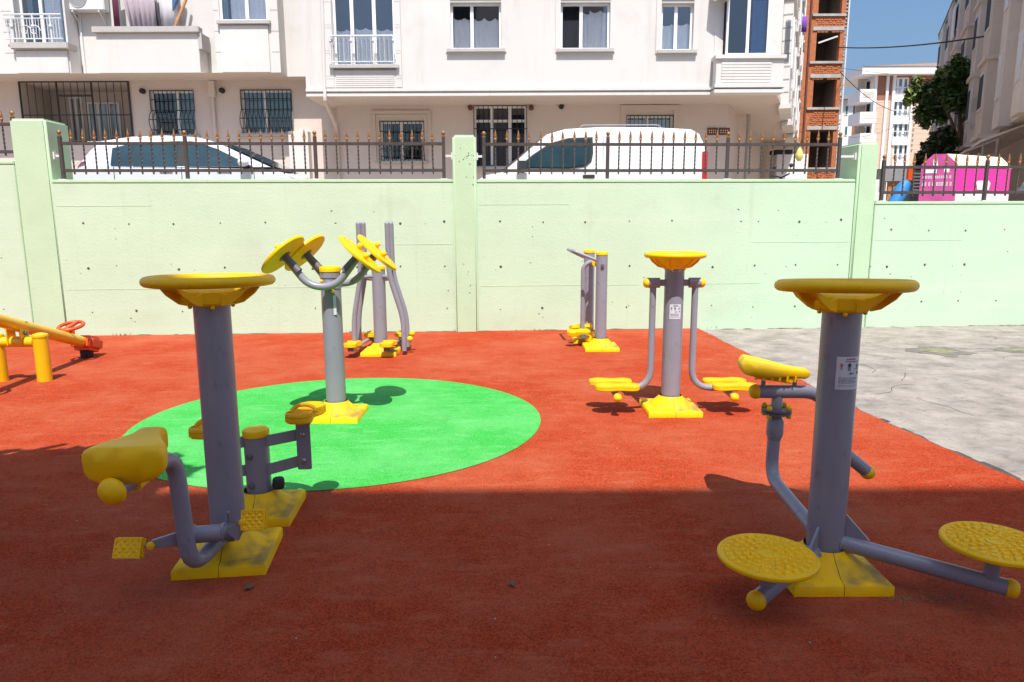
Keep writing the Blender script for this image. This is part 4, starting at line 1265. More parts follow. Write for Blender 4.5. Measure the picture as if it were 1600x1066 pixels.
side_poly(t, 'window', 'cglass', [(-1.13, 1.04), (-.90, 1.25), (-.60, 1.46), (-.30, 1.55), (.08, 1.565), (.085, 1.30), (.05, 1.15), (-.03, 1.07), (-.3, 1.03)], yv)
mb = MB(); mb.raw([(-.71, -.66, 1.64), (-.71, .66, 1.64), (-1.44, .78, .99), (-1.44, -.78, .99)], [(0, 1, 2, 3)])
for p_ in mb.v: p_ += V((-.012, 0, .014))
mb.build('windshield', 'cglass', t, smooth=False)
for y_ in (-1, 1):
    mb = MB(); mb.box((2.03, min(y_ * .80, y_ * .885), .62), (2.125, max(y_ * .80, y_ * .885), 1.32)); mb.build('taillight', 'tail', t, bevel=.012)
    mb = MB(); mb.box((-1.20, y_ * .99 - .05, .94), (-1.02, y_ * .99 + .05, 1.15)); mi = mb.build('mirror', 'black', t, bevel=.03)
    mb = MB(); mb.tube([V((-1.1, y_ * .85, .95)), V((-1.1, y_ * .97, .99))], .02, 8); mb.build('mirror_arm', 'black', mi)
    mb = MB(); mb.box((-.05, y_ * .885 - .015, .83), (.16, y_ * .885 + .015, .89)); mb.build('door_handle', 'black', t, bevel=.01)
    mb = MB(); mb.box((.32, y_ * .872 - .006, .98), (2.0, y_ * .872 + .006, .995)); mb.box((.30, y_ * .862 - .003, 1.0), (.306, y_ * .862 + .003, 1.62)); mb.build('door_seam', 'grey', t, smooth=False)
    for wx in (-1.35, 1.30): make_wheel(t, wx, y_ * .77)
mb = MB(); mb.box((2.085, -.80, .30), (2.15, .80, .52)); mb.build('bumper', 'black', t, bevel=.02)
mb = MB()
mb.tube(fillet([V((-.10, -.62, 1.75)), V((-.06, -.62, 1.85)), V((1.3, -.62, 1.85)), V((1.36, -.62, 1.77))], .05), .012, 8)
mb.build('roof_rail', 'grey', t)

# ------------------------------------------------------------------ apartment building facing the courtyard
def rect(px0, px1, py0, py1, Y):
    """photo rectangle read on the plane y = Y -> x0, x1, z0, z1"""
    a = at(px0, (py0 + py1) / 2, Y); b = at(px1, (py0 + py1) / 2, Y)
    c = at((px0 + px1) / 2, py1, Y); d = at((px0 + px1) / 2, py0, Y)
    return a.x, b.x, c.z, d.z


def wave_sheet(mb, P, u0, u1, z0, z1, amp=.02, n=24, scallop=0.0, ph=0.0, per=.12):
    """hanging cloth: P(u, z, w)"""
    top = []; 
    for i in range(n + 1):
        u = u0 + (u1 - u0) * i / n; w = amp * math.sin(2 * PI * (u - u0) / per + ph) + amp * .5 * math.sin(5.1 * (u - u0) / per + 1)
        zt = z1 - scallop * abs(math.sin(PI * (u - u0) / (per * 2.3)))
        top.append((u, w, zt))
    o = len(mb.v)
    for (u, w, zt) in top: mb.v += [P(u, z0, w), P(u, (z0 + zt) / 2, w * .9), P(u, zt, w * .5)]
    for i in range(n):
        for j in range(2):
            a = o + i * 3 + j; mb.f.append((a, a + 3, a + 4, a + 1))


def window(bld, fr, r, mull=(.5,), frame=.055, depth=.13, sill=True, curtain=None, name='window', gl='glass', w0=0.0, room=.5, transom=None, wm='pvc', drape=None, proud=None, sill_d=.10):
    """a window in an opening of facade frame fr: r = (u0, u1, z0, z1); curtain = (z fraction of top, scallop)"""
    u0, u1, z0, z1 = r
    W0 = w0 - depth
    mb = MB(); f = frame
    fr.box(mb, u0, u1, z0, z0 + f, W0 - .03, W0 + .03); fr.box(mb, u0, u1, z1 - f, z1, W0 - .03, W0 + .03)
    fr.box(mb, u0, u0 + f, z0 + f, z1 - f, W0 - .03, W0 + .03); fr.box(mb, u1 - f, u1, z0 + f, z1 - f, W0 - .03, W0 + .03)
    us = [u0 + f]
    for m_ in mull:
        c = u0 + (u1 - u0) * m_; fr.box(mb, c - f * .75, c + f * .75, z0 + f, z1 - f, W0 - .03, W0 + .031); us += [c - f * .75, c + f * .75]
    us.append(u1 - f)
    zs = [(z0 + f, z1 - f)]
    if transom:
        zt = z0 + (z1 - z0) * transom
        for i in range(0, len(us), 2): fr.box(mb, us[i], us[i + 1], zt - f * .6, zt + f * .6, W0 - .028, W0 + .028)
        zs = [(z0 + f, zt - f * .6), (zt + f * .6, z1 - f)]
    wn_ = mb.build(name, wm, bld, world=True, smooth=False)
    for i in range(0, len(us), 2):
        for (za, zb) in zs:
            mb = MB(); mb.quad(fr.p(us[i], za, W0), fr.p(us[i + 1], za, W0), fr.p(us[i + 1], zb, W0), fr.p(us[i], zb, W0))
            mb.build('pane', gl, wn_, smooth=False, clean=False)
    # the room behind
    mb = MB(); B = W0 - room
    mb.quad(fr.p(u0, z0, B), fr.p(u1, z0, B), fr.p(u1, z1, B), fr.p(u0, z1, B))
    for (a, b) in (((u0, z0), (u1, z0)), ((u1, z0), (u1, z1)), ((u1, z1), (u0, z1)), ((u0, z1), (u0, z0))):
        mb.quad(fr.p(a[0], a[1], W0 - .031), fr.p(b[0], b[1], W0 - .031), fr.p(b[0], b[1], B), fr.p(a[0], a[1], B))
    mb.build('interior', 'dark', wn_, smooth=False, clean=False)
    if curtain:
        for (a, b, t_, sc) in curtain:
            mb = MB(); wave_sheet(mb, lambda u, z, w: fr.p(u, z, W0 - .09 + w), u0 + (u1 - u0) * a, u0 + (u1 - u0) * b, z0 + .03, z0 + (z1 - z0) * t_, .016, 30, sc)
            mb.build('curtain', 'curtain', wn_, clean=False)
    if drape:
        for (a, b) in drape:
            mb = MB(); wave_sheet(mb, lambda u, z, w: fr.p(u, z, W0 - .06 + w), u0 + (u1 - u0) * a, u0 + (u1 - u0) * b, z0 + .02, z1 - .02, .02, 24)
            mb.build('drape', 'drape', wn_, clean=False)
    if sill:
        mb = MB(); fr.box(mb, u0 - .10, u1 + .10, z0 - .075, z0 - .002, W0 + .031, w0 + sill_d)
        mb.build('sill', 'trim', wn_, smooth=False)
    return wn_


def bars(bld, fr, r, w, dv=.13, hs=(.0, .3, .6, 1.0), bulge=0.0, m='grille', rr_=.011, name='window_grille', frame_only=None):
    u0, u1, z0, z1 = r
    mb = MB(); n = max(1, round((u1 - u0) / dv))
    for i in range(n + 1):
        u = u0 + (u1 - u0) * i / n
        pts = [fr.p(u, z1, w)]
        if bulge:
            for s in (.55, .45, .35, .25, .15, .07, .0):
                pts.append(fr.p(u, z0 + (z1 - z0) * s, w + bulge * math.sin(PI * min(1, (.55 - s) / .5)) ** 1.0))
        else: pts.append(fr.p(u, z0, w))
        mb.tube(pts, rr_, 5)
    for h in hs:
        z = z0 + (z1 - z0) * h; ww = w + (bulge * math.sin(PI * min(1, max(0, (.55 - h) / .5))) if bulge else 0)
        mb.tube([fr.p(u0, z, ww), fr.p(u1, z, ww)], rr_ * 1.25, 5)
    return mb.build(name, m, bld, world=True, smooth=False)


YF = 19.1; YG = 20.6
FR = Fr((0, YF), (1, 0)); FG = Fr((0, YG), (1, 0))
SOF = 4.72; XC = at(478, 130, YF).x; XE = at(1215, 120, YF).x
bld = thing('apartment_building', ((XC + XE) / 2, YF, STZ), 'white apartment building with jutting upper floor behind the white van', 'building')
rs = {
    'bayw': rect(519, 616, -60, 103, YF), 'w1': rect(704, 783, 4, 77, YF), 'w2': rect(876, 953, 4, 77, YF), 'w3': rect(1033, 1083, 5, 79, YF),
}
ZT = 9.0
mb = MB()
FR.wall(mb, XC, at(1115, 110, YF).x, SOF + .20, ZT, [rs['bayw'], rs['w1'], rs['w2'], rs['w3']], .16)
# left return, soffit
mb.quad((XC, YF, SOF + .2), (XC, YF, ZT), (XC, YF + 2.2, ZT), (XC, YF + 2.2, SOF + .2))
mb.build('upper_wall', 'white', bld, world=True, smooth=False)
# ground-floor wall
g1 = rect(595, 662, 190, 252, YG); g2 = rect(741, 823, 165, 262, YG); g3 = rect(978, 1051, 181, 252, YG)
GX0, GX1 = at(528, 200, YG).x, 6.09
mb = MB(); FG.wall(mb, GX0, GX1, 1.2, SOF, [g1, g2, g3], .2); mb.quad((GX0, YG, 1.2), (GX0, YG, SOF), (GX0, YG + 1, SOF), (GX0, YG + 1, 1.2))
mb.build('ground_floor_wall', 'low', bld, world=True, smooth=False)
SD = V((0.45, 1, 0)).normalized()
FSg = Fr((GX1, YG), (SD.x, SD.y)); FS = Fr((XE, YF), (0.405, 1))
mb = MB(); FSg.wall(mb, 0, 24, 1.2, SOF, [], .2)
mb.build('side_ground_wall', 'low', bld, world=True, smooth=False)
mb = MB()
e2 = FS.p(24, SOF, .9); e1_ = FS.p(0, SOF, .02)
mb.raw([V((XC, YF + .003, SOF)), V((XE, YF + .003, SOF)), V((e2.x, e2.y, SOF)), V((XC, e2.y, SOF)), V((XC, YF + .003, SOF + .15)), V((XE, YF + .003, SOF + .15)), V((e2.x, e2.y, SOF + .15)), V((XC, e2.y, SOF + .15))],
       [(0, 3, 2, 1), (0, 1, 5, 4), (1, 2, 6, 5), (3, 0, 4, 7)])
mb.build('soffit', 'soffit', bld, world=True, smooth=False)
# cornice bands
mb = MB()
FR.box(mb, XC, XE, SOF - .015, SOF + .075, -.02, .045); FR.box(mb, XC, XE, SOF + .105, SOF + .20, -.02, .07)
mb.build('cornice', 'white', bld, world=True, smooth=False, bevel=.012)
mb = MB(); FR.box(mb, XC, XE, SOF + .0755, SOF + .1045, -.02, .025); mb.build('cornice_groove', 'trim', bld, world=True, smooth=False)
# projecting bay around the french window
bx0, bx1 = at(507, 100, YF).x, at(628, 100, YF).x
mb = MB()
FR.box(mb, bx0, rs['bayw'][0] - .01, SOF + .205, ZT, .002, .07); FR.box(mb, rs['bayw'][1] + .01, bx1, SOF + .205, ZT, .002, .07)
FR.box(mb, rs['bayw'][0] - .009, rs['bayw'][1] + .009, SOF + .205, rs['bayw'][2] - .11, .002, .055)
mb.build('bay_surround', 'white', bld, world=True, smooth=False, bevel=.006)
mb = MB(); zz = SOF + .45
for s_ in (0, 1):
    a, b = (bx0 + .01, rs['bayw'][0] - .02) if s_ == 0 else (rs['bayw'][1] + .02, bx1 - .01)
    z = SOF + .42
    while z < ZT - .3:
        FR.box(mb, a, b, z, z + .012, .066, .0725); FR.box(mb, a, b, z + .07, z + .08, .066, .0725); z += .62
stuff(mb.build('quoin_groove', 'trim', bld, world=True, smooth=False))
# panel of thin horizontal boards below the sill
z0, z1 = rs['bayw'][2] - .55, rs['bayw'][2] - .14
for i in range(8):
    z = z0 + (z1 - z0) * i / 8
    mb = MB(); FR.box(mb, rs['bayw'][0] + .04, rs['bayw'][1] - .04, z + .006, z + (z1 - z0) / 8 - .006, .050, .068)
    mb.build('panel_slat', 'white', bld, world=True, smooth=False)
window(bld, FR, rs['bayw'], (.30, .66), curtain=[(.02, .30, .375, .05), (.33, .64, .39, .05), (.68, .97, .38, .05)], frame=.06, sill_d=.16)
rl = rect(518, 616, 58, 102, YF)
mb = MB()
for u in (rl[0], rl[0] + (rl[1] - rl[0]) * .33, rl[0] + (rl[1] - rl[0]) * .68, rl[1]):
    mb.tube([FR.p(u, rl[2], .12), FR.p(u, rl[3], .12)], .02, 8); mb.ball(FR.p(u, rl[3] - .12, .13), .035, 8)
mb.build('railing_post', 'rail', bld, world=True)
mb = MB()
mb.tube([FR.p(rl[0], rl[3], .12), FR.p(rl[1], rl[3], .12)], .022, 8); mb.tube([FR.p(rl[0], rl[2] + .06, .12), FR.p(rl[1], rl[2] + .06, .12)], .012, 6)
mb.build('handrail', 'rail', bld, world=True)
mb = MB()
for i in range(1, 14):
    u = rl[0] + (rl[1] - rl[0]) * i / 14; mb.tube([FR.p(u, rl[2] + .06, .12), FR.p(u, rl[3], .12)], .009 if i % 3 else .016, 5)
mb.build('railing_bars', 'trim', bld, world=True)
window(bld, FR, rs['w1'], (.42,), curtain=[(.05, .42, .72, .05), (.45, .95, .72, .08)])
window(bld, FR, rs['w2'], (.42,), curtain=[(.46, .62, .84, .05), (.60, .95, .88, .06)], drape=None)
window(bld, FR, rs['w3'], (.48,), curtain=[(.05, .47, .60, .04), (.52, .95, .62, .05)])
# raised plaster frames round the three windows
for kx in ('w1', 'w2', 'w3'):
    u0, u1, a, b = rs[kx]; mb = MB()
    FR.box(mb, u0 - .13, u0 - .004, a - .08, b + .1, .002, .03); FR.box(mb, u1 + .004, u1 + .13, a - .08, b + .1, .002, .03); FR.box(mb, u0 - .13, u1 + .13, b + .101, b + .24, .002, .045)
    mb.build('window_surround', 'white', bld, world=True, smooth=False, bevel=.006)
    mb = MB(); FR.box(mb, u0 - .02, u1 + .02, b - .005, b + .06, -.12, .01); mb.build('shutter_box', 'trim', bld, world=True, smooth=False)
# corner bay with the big dark glass
cx0, cx1 = at(1114, 115, YF).x, XE
FBay = Fr((0, YF - .35), (1, 0))
bz0, bz1 = SOF + .205, at(1160, 86, YF - .35).z
mb = MB()
FBay.box(mb, cx0 - .02, cx1 + .02, bz0, bz1 - .10, -.30, .0)
mb.build('corner_balcony', 'white', bld, world=True, smooth=False, bevel=.008)
mb = MB(); FBay.box(mb, cx0 - .06, cx1 + .06, bz1 - .10, bz1, -.36, .06); FBay.box(mb, cx0 - .06, cx1 + .05, bz0 - .23, bz0 - .13, -.30, .05); FBay.box(mb, cx0 - .06, cx1 + .05, bz0 - .10, bz0 - .002, -.30, .07)
mb.build('balcony_moulding', 'white', bld, world=True, smooth=False, bevel=.01)
pw = rect(1122, 1206, 92, 143, YF - .35)
for i in range(11):
    z = pw[2] + (pw[3] - pw[2]) * i / 11
    mb = MB(); FBay.box(mb, pw[0] + .08, pw[1] - .02, z + .006, z + (pw[3] - pw[2]) / 11 - .006, .002, .016)
    mb.build('panel_slat', 'white', bld, world=True, smooth=False)
cw = rect(1137, 1204, -80, 80, YF - .2)
FC = Fr((0, YF - .2), (1, 0))
window(bld, FC, (cw[0], cw[1], bz1 + .02, ZT), (.5,), frame=.05, depth=.0, sill=False, gl='blueglass', curtain=[(.62, .95, .40, .0)], name='balcony_window')
mb = MB(); FR.box(mb, cx0, cw[0] - .02, SOF + .22, ZT, -.25, .02); FR.box(mb, cw[1] + .02, cx1, bz1 + .004, ZT, -.2, .15)
mb.build('corner_pier', 'white', bld, world=True, smooth=False)
mb = MB(); mb.raw([FR.p(at(1108, 0, YF).x, 7.1, .02), FR.p(at(1136, 0, YF).x, 6.95, .02), FR.p(at(1136, 0, YF).x, 6.95, .5), FR.p(at(1108, 0, YF).x, 7.25, .5)], [(0, 1, 2, 3)]); mb.build('awning_flap', 'trim', bld, world=True, smooth=False)
# ground floor windows
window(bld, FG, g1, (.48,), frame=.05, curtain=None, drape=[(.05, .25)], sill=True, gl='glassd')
bars(bld, FG, (g1[0] - .02, g1[1] + .02, g1[2] + .0, g1[3] - .0), .02, .11, (0, .12, .3, .75, 1.0), .16)
mb = MB()
for w_, e in ((.10, .0), (.20, .0)):
    u0, u1, a, b = g1[0] - w_ - .02, g1[1] + w_ + .02, g1[2], g1[3] + w_
    th_ = .10; d_ = .025 if w_ == .1 else .05
    FG.box(mb, u0 - .0, u0 + th_ - .006, a, b, .002, d_); FG.box(mb, u1 - th_ + .006, u1, a, b, .002, d_); FG.box(mb, u0, u1, b + .001, b + th_ * .9, .002, d_)
mb.build('window_surround', 'soffit', bld, world=True, smooth=False)
dw = window(bld, FG, g2, (.34, .68), frame=.06, curtain=None, drape=None, sill=True, transom=.76, name='balcony_door', gl='glassd')
bars(bld, FG, (g2[0], g2[1], g2[2] + .05, g2[3] - .02), .08, .14, (0, .62, 1.0))
window(bld, FG, g3, (.45,), gl='glassd', frame=.05, curtain=[(.02, .98, .95, .02)], sill=True)
bars(bld, FG, (g3[0], g3[1], g3[2], g3[3]), .03, .11, (0, .5, 1.0))
mb = MB(); u0, u1, a, b = g3
FG.box(mb, u0 - .16, u0 - .01, a - .1, b + .15, .002, .04); FG.box(mb, u1 + .01, u1 + .16, a - .1, b + .15, .002, .04); FG.box(mb, u0 - .16, u1 + .16, b + .151, b + .28, .002, .06)
mb.build('window_surround', 'soffit', bld, world=True, smooth=False)
for px_, py_ in ((735, 169), (830, 169), (877, 167)):
    c = at(px_, py_, YG); mb = MB()
    mb.lathe([(0, 0), (.07, 0), (.07, .10), (.05, .12), (0, .12)], 12, M.Translation((c.x, c.y - .002, c.z)) @ M.Rotation(R(90), 4, 'X')); mb.build('flue_vent', 'maroon' if px_ != 877 else 'black', bld, world=True)
pq = rect(1105, 1121, 200, 210, YG)
for pxa, pxb in ((1105, 1121), (1123, 1140)):
    pq = rect(pxa, pxb, 200, 211, YG); mb = MB(); FG.box(mb, pq[0], pq[1], pq[2], pq[3], .002, .03); pp = mb.build('wall_plaque', 'maroon', bld, world=True, smooth=False)
    mb = MB()
    for j in range(2):
        for i in range(4):
            u = pq[0] + (pq[1] - pq[0]) * (.14 + .2 * i); z = pq[2] + (pq[3] - pq[2]) * (.25 + .3 * j); FG.box(mb, u, u + .025, z, z + .03, .0305, .033)
    mb.build('plaque_print', 'cream', pp, smooth=False)
# downpipe at the junction
dp = [at(505, 0, YF - .1), at(507, 148, YF - .1), at(524, 172, YG - .1), at(527, 300, YG - .12)]
mb = MB(); mb.tube([V((dp[0].x + .0, YF - .07, ZT)), V((dp[1].x, YF - .07, SOF - .05))], .045, 10); mb.build('downpipe', 'white', bld, world=True)
mb = MB(); mb.tube(fillet([V((dp[1].x, YF - .07, SOF - .06)), V((dp[1].x, YF - .07, SOF - .12)), V((dp[2].x, YG - .09, SOF - .55)), V((dp[2].x + .02, YG - .09, 1.5))], .1), .055, 10); mb.build('downpipe', 'soffit', bld, world=True)
mb = MB(); mb.tube([V((at(1164, 170, 23).x, 22.6, SOF - .02)), V((at(1164, 170, 23).x, 22.6, 1.5))], .06, 10); mb.build('downpipe', 'trim', bld, world=True)
# the side along the street: projecting bays one after another
mb = MB(); FS.wall(mb, 0, 24, SOF + .15, 16, [], .2); mb.build('side_wall', 'white', bld, world=True, smooth=False)
for i, u in enumerate((1.6, 5.4, 9.2, 13.0, 16.8, 20.6)):
    PRO = .26 + .02 * i
    mb = MB(); FS.box(mb, u, u + 2.2, SOF - .10, 16, .002, PRO); b_ = mb.build('side_bay', 'white', bld, world=True, smooth=False, bevel=.01)
    for zz in (SOF - .14, SOF + 2.75, SOF + 5.7):
        mb = MB(); FS.box(mb, u - .06, u + 2.26, zz, zz + .12, .002, PRO + .07); mb.build('bay_moulding', 'white', b_, smooth=False)
    mb = MB(); z = SOF + .3
    while z < 15.5:
        FS.box(mb, u - .012, u - .001, z, z + .03, .01, PRO - .01); z += .34
    stuff(mb.build('quoin_groove', 'trim', b_, smooth=False))
    for zz in (SOF + 1.0, SOF + 3.95, SOF + 6.9):
        mb = MB(); FS.box(mb, u + .35, u + 1.85, zz, zz + 1.35, PRO + .002, PRO + .04); mb.build('bay_window', 'pvc', b_, smooth=False)
        # small bay-return panel
        mb = MB(); FS.box(mb, u - .02, u - .003, zz + .1, zz + 1.2, PRO * .3, PRO * .8); mb.build('side_pane', 'glass', b_, smooth=False)
    for zz in (SOF + .8, SOF + 3.7):
        mb = MB(); FS.box(mb, u + 2.2 + .2, u + 3.6, zz, zz + .08, .002, PRO * .8); mb.build('side_sill', 'trim', b_, smooth=False)
mb = MB(); mb.quad((XC, YF, ZT), (XE, YF, ZT), (XE, YF + 12, ZT), (XC, YF + 12, ZT)); mb.build('roof_slab', 'white', bld, world=True, smooth=False)

# laundry on the street side
def cloth(name, label, m, P, u0, u1, z0, z1, cat='laundry', grp=None, per=.3, amp=.03):
    mb = MB(); wave_sheet(mb, P, u0, u1, z0, z1, amp, 20, 0, random.random() * 6, per)
    o = mb.build(name, m, clean=False); so_ = o.modifiers.new('thickness', 'SOLIDIFY'); so_.thickness = .006
    return tag(o, label, cat, grp)
pz = at(1257, 36, 30); cloth('hanging_cloth', 'violet cloth hanging from the street side of white building', 'purplec', lambda u, z, w: V((pz.x + u, pz.y + w, z)), -.10, .10, pz.z - .35, pz.z + .25)
pz = at(1242, 8, 26); cloth('hanging_cloth', 'blue cloth hanging high on the street side of white building', 'cloth4', lambda u, z, w: V((pz.x + u, pz.y + w, z)), -.10, .10, pz.z - .5, pz.z + .6)

# ------------------------------------------------------------------ left apartment building
YL = 20.0; YLr = 20.55; YLg = 21.1
FL = Fr((0, YL), (1, 0)); FLr = Fr((0, YLr), (1, 0)); FLg = Fr((0, YLg), (1, 0))
LS = 5.50
lb_ = thing('apartment_building', (-10, YL, STZ), 'white apartment building with bays, open balcony and air conditioner, behind left car', 'building')
ax0, ax1 = -26.0, at(106, 60, YL).x
cx0, cx1 = at(336, 60, YL).x, at(436, 60, YL).x
XLE = XC - .003
aw = rect(20, 97, -60, 68, YL); cwn = rect(340, 416, -60, 33, YL)
mb = MB(); FL.wall(mb, ax0, ax1, LS, ZT, [aw], .35); mb.quad(FL.p(ax1, LS), FL.p(ax1, ZT), FLr.p(ax1, ZT), FLr.p(ax1, LS))
mb.build('bay_wall', 'white', lb_, world=True, smooth=False)
mb = MB(); FL.wall(mb, cx0, cx1, LS, ZT, [cwn], .2); mb.quad(FL.p(cx1, LS), FL.p(cx1, ZT), FLr.p(cx1, ZT), FLr.p(cx1, LS)); mb.quad(FL.p(cx0, LS), FL.p(cx0, ZT), FLr.p(cx0, ZT), FLr.p(cx0, LS))
mb.build('bay_wall', 'white', lb_, world=True, smooth=False)
mb = MB(); FLr.wall(mb, ax1, cx0, LS, ZT, [], .2); FLr.wall(mb, cx1, XLE, LS, ZT, [], .2)
mb.build('upper_wall', 'white', lb_, world=True, smooth=False)
mb = MB(); mb.raw([(ax0, YL, LS), (cx1, YL, LS), (XLE, YLr, LS), (XLE, YLg + 2.2, LS), (ax0, YLg + 2.2, LS), (cx1, YLr, LS)], [(0, 4, 3, 2, 5, 1)])
for p_ in mb.v: p_.z -= .002
mb.build('soffit', 'soffit', lb_, world=True, smooth=False)
mb = MB(); gw1 = rect(237, 305, 142, 212, YLg); gw2 = rect(378, 457, 141, 209, YLg); gd = rect(36, 205, 128, 222, YLg)
FLg.wall(mb, -26, GX0 + .3, 1.2, LS, [gw1, gw2, gd], .2); mb.build('ground_floor_wall', 'low', lb_, world=True, smooth=False)
# grille gate front of a recessed porch
FLp = Fr((0, YLg + 1.6), (1, 0))
mb = MB(); FLp.wall(mb, gd[0] - 1.5, gd[1] + 1.5, 1.2, gd[3] + .4, [], .1); mb.build('porch_wall', 'low', lb_, world=True, smooth=False)
mb = MB()
mb.quad((gd[0], YLg + .2, gd[2]), (gd[0], YLg + .2, gd[3]), (gd[0] - .2, YLg + 1.6, gd[3]), (gd[0] - .2, YLg + 1.6, gd[2])); mb.quad((gd[1], YLg + .2, gd[2]), (gd[1], YLg + .2, gd[3]), (gd[1], YLg + 1.6, gd[3]), (gd[1], YLg + 1.6, gd[2]))
mb.quad((gd[0], YLg + .2, gd[3]), (gd[1], YLg + .2, gd[3]), (gd[1], YLg + 1.6, gd[3]), (gd[0], YLg + 1.6, gd[3])); mb.build('porch_side', 'low', lb_, world=True, smooth=False)
dr = rect(112, 132, 152, 222, YLg + 1.6); window(lb_, FLp, (dr[0], dr[1], dr[2], dr[3]), (.5,), depth=-.03, sill=False, room=.04, gl='glassd', name='porch_door')
dr = rect(140, 200, 160, 222, YLg + 1.6); window(lb_, FLp, (dr[0], dr[1] - .2, dr[2], dr[3]), (.33, .66), depth=-.03, sill=False, room=.12, gl='glassd', name='porch_window', curtain=[(.3, .98, .95, 0)])
gl_ = [gd[0], at(93, 170, YLg).x, at(147, 170, YLg).x, gd[1]]
for i in range(3): bars(lb_, FLg, (gl_[i], gl_[i + 1], gd[2], gd[3]), .03, .2, (0, .45, 1.0), rr_=.012, name='gate_grille')
mb = MB()
for u in gl_: mb.tube([FLg.p(u, gd[2], .035), FLg.p(u, gd[3], .035)], .03, 6)
mb.tube([FLg.p(gl_[0], gd[3], .035), FLg.p(gl_[3], gd[3], .035)], .028, 6); mb.tube([FLg.p(gl_[1], at(120, 150, YLg).z, .035), FLg.p(gl_[2], at(120, 150, YLg).z, .035)], .03, 6)
mb.build('gate_frame', 'grille', lb_, world=True, smooth=False)
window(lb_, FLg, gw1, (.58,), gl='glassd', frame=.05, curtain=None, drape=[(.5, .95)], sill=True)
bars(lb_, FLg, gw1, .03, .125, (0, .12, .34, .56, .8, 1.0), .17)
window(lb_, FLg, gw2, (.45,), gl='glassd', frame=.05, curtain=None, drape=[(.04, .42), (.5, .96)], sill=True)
bars(lb_, FLg, gw2, .03, .125, (0, .12, .34, .56, .8, 1.0), .17)
for px_, py_ in ((224, 143), (348, 142)):
    c = at(px_, py_, YLg); mb = MB(); mb.lathe([(0, 0), (.075, 0), (.075, .10), (.05, .12), (0, .12)], 12, M.Translation((c.x, c.y - .002, c.z)) @ M.Rotation(R(90), 4, 'X')); mb.build('flue_vent', 'black', lb_, world=True)
c = at(332, 130, YLg); mb = MB(); mb.tube([V((c.x, YLg - .06, LS - .01)), V((c.x, YLg - .06, 1.5))], .045, 10); mb.box((c.x - .09, YLg - .14, LS - .45), (c.x + .09, YLg - .002, LS - .02)); mb.build('downpipe', 'low', lb_, world=True)
# white box added for the sunlit patch low on the wall
q = rect(456, 486, 207, 236, YLg); mb = MB(); FLg.box(mb, q[0], q[1], q[2] - .8, q[3], .002, .3); mb.build('meter_box', 'white', lb_, world=True, smooth=False)
window(lb_, FL, aw, (.42,), curtain=[(.45, .78, .98, .0)], drape=[(.03, .22), (.8, .98)], depth=.3, sill=False, frame=.055)
mb = MB(); FL.box(mb, aw[0] - .12, aw[1] + .12, aw[2] - .17, aw[2] - .002, -.3, .16); mb.build('balcony_ledge', 'trim', lb_, world=True, smooth=False, bevel=.02)
ra_ = rect(10, 100, 24, 67, YL)
mb = MB()
for u in (ra_[0] + .2, (ra_[0] + ra_[1]) / 2, ra_[1] - .3):
    mb.tube([FL.p(u, aw[2], .08), FL.p(u, ra_[3], .08)], .022, 8); mb.ball(FL.p(u, ra_[3] - .3, .09), .045, 8)
mb.build('railing_post', 'rail', lb_, world=True)
mb = MB(); mb.tube([FL.p(ra_[0], ra_[3], .08), FL.p(ra_[1], ra_[3], .08)], .024, 8); mb.tube([FL.p(ra_[0], ra_[3] - .1, .08), FL.p(ra_[1], ra_[3] - .1, .08)], .016, 6); mb.tube([FL.p(ra_[0], aw[2] + .1, .08), FL.p(ra_[1], aw[2] + .1, .08)], .016, 6)
mb.build('handrail', 'rail', lb_, world=True)
mb = MB()
for i in range(1, 20):
    u = ra_[0] + (ra_[1] - ra_[0]) * i / 20; mb.tube([FL.p(u, aw[2] + .1, .08), FL.p(u, ra_[3] - .1, .08)], .009, 5)
for s_ in (.36, .52):
    u = ra_[0] + (ra_[1] - ra_[0]) * s_; a_ = [FL.p(u + .16 * math.cos(b) * (1 - b / 9), aw[2] + .3 + .16 * math.sin(b) * (1 - b / 9), .085) for b in [i * .5 for i in range(14)]]; mb.tube(a_, .012, 5)
mb.build('railing_bars', 'rail', lb_, world=True)
window(lb_, FL, cwn, (.56,), curtain=[(.2, .97, .98, .0)], drape=[(.05, .15)], depth=.1, sill=False, frame=.06)
mb = MB(); FL.box(mb, cwn[0] - .05, cwn[1] + .08, cwn[2] - .10, cwn[2] - .002, -.1, .12); mb.build('window_ledge', 'trim', lb_, world=True, smooth=False, bevel=.012)
# raised parapet faces below both windows, and quoin grooves
mb = MB(); FL.box(mb, aw[0] - .05, aw[1] + .02, LS, aw[2] - .19, .002, .05); mb.build('bay_panel', 'white', lb_, world=True, smooth=False, bevel=.006)
mb = MB(); FL.box(mb, cwn[0], cwn[1], LS, cwn[2] - .12, .002, .05); mb.build('bay_panel', 'white', lb_, world=True, smooth=False, bevel=.006)
mb = MB()
for (a, b) in ((aw[1] + .05, ax1), (-13.6, aw[0] - .08), (cx0 + .0, cwn[0] - .03), (cwn[1] + .06, cx1)):
    z = LS + .52
    while z < ZT: FL.box(mb, a, b, z, z + .02, .0015, .004); z += .53
stuff(mb.build('quoin_groove', 'trim', lb_, world=True, smooth=False))
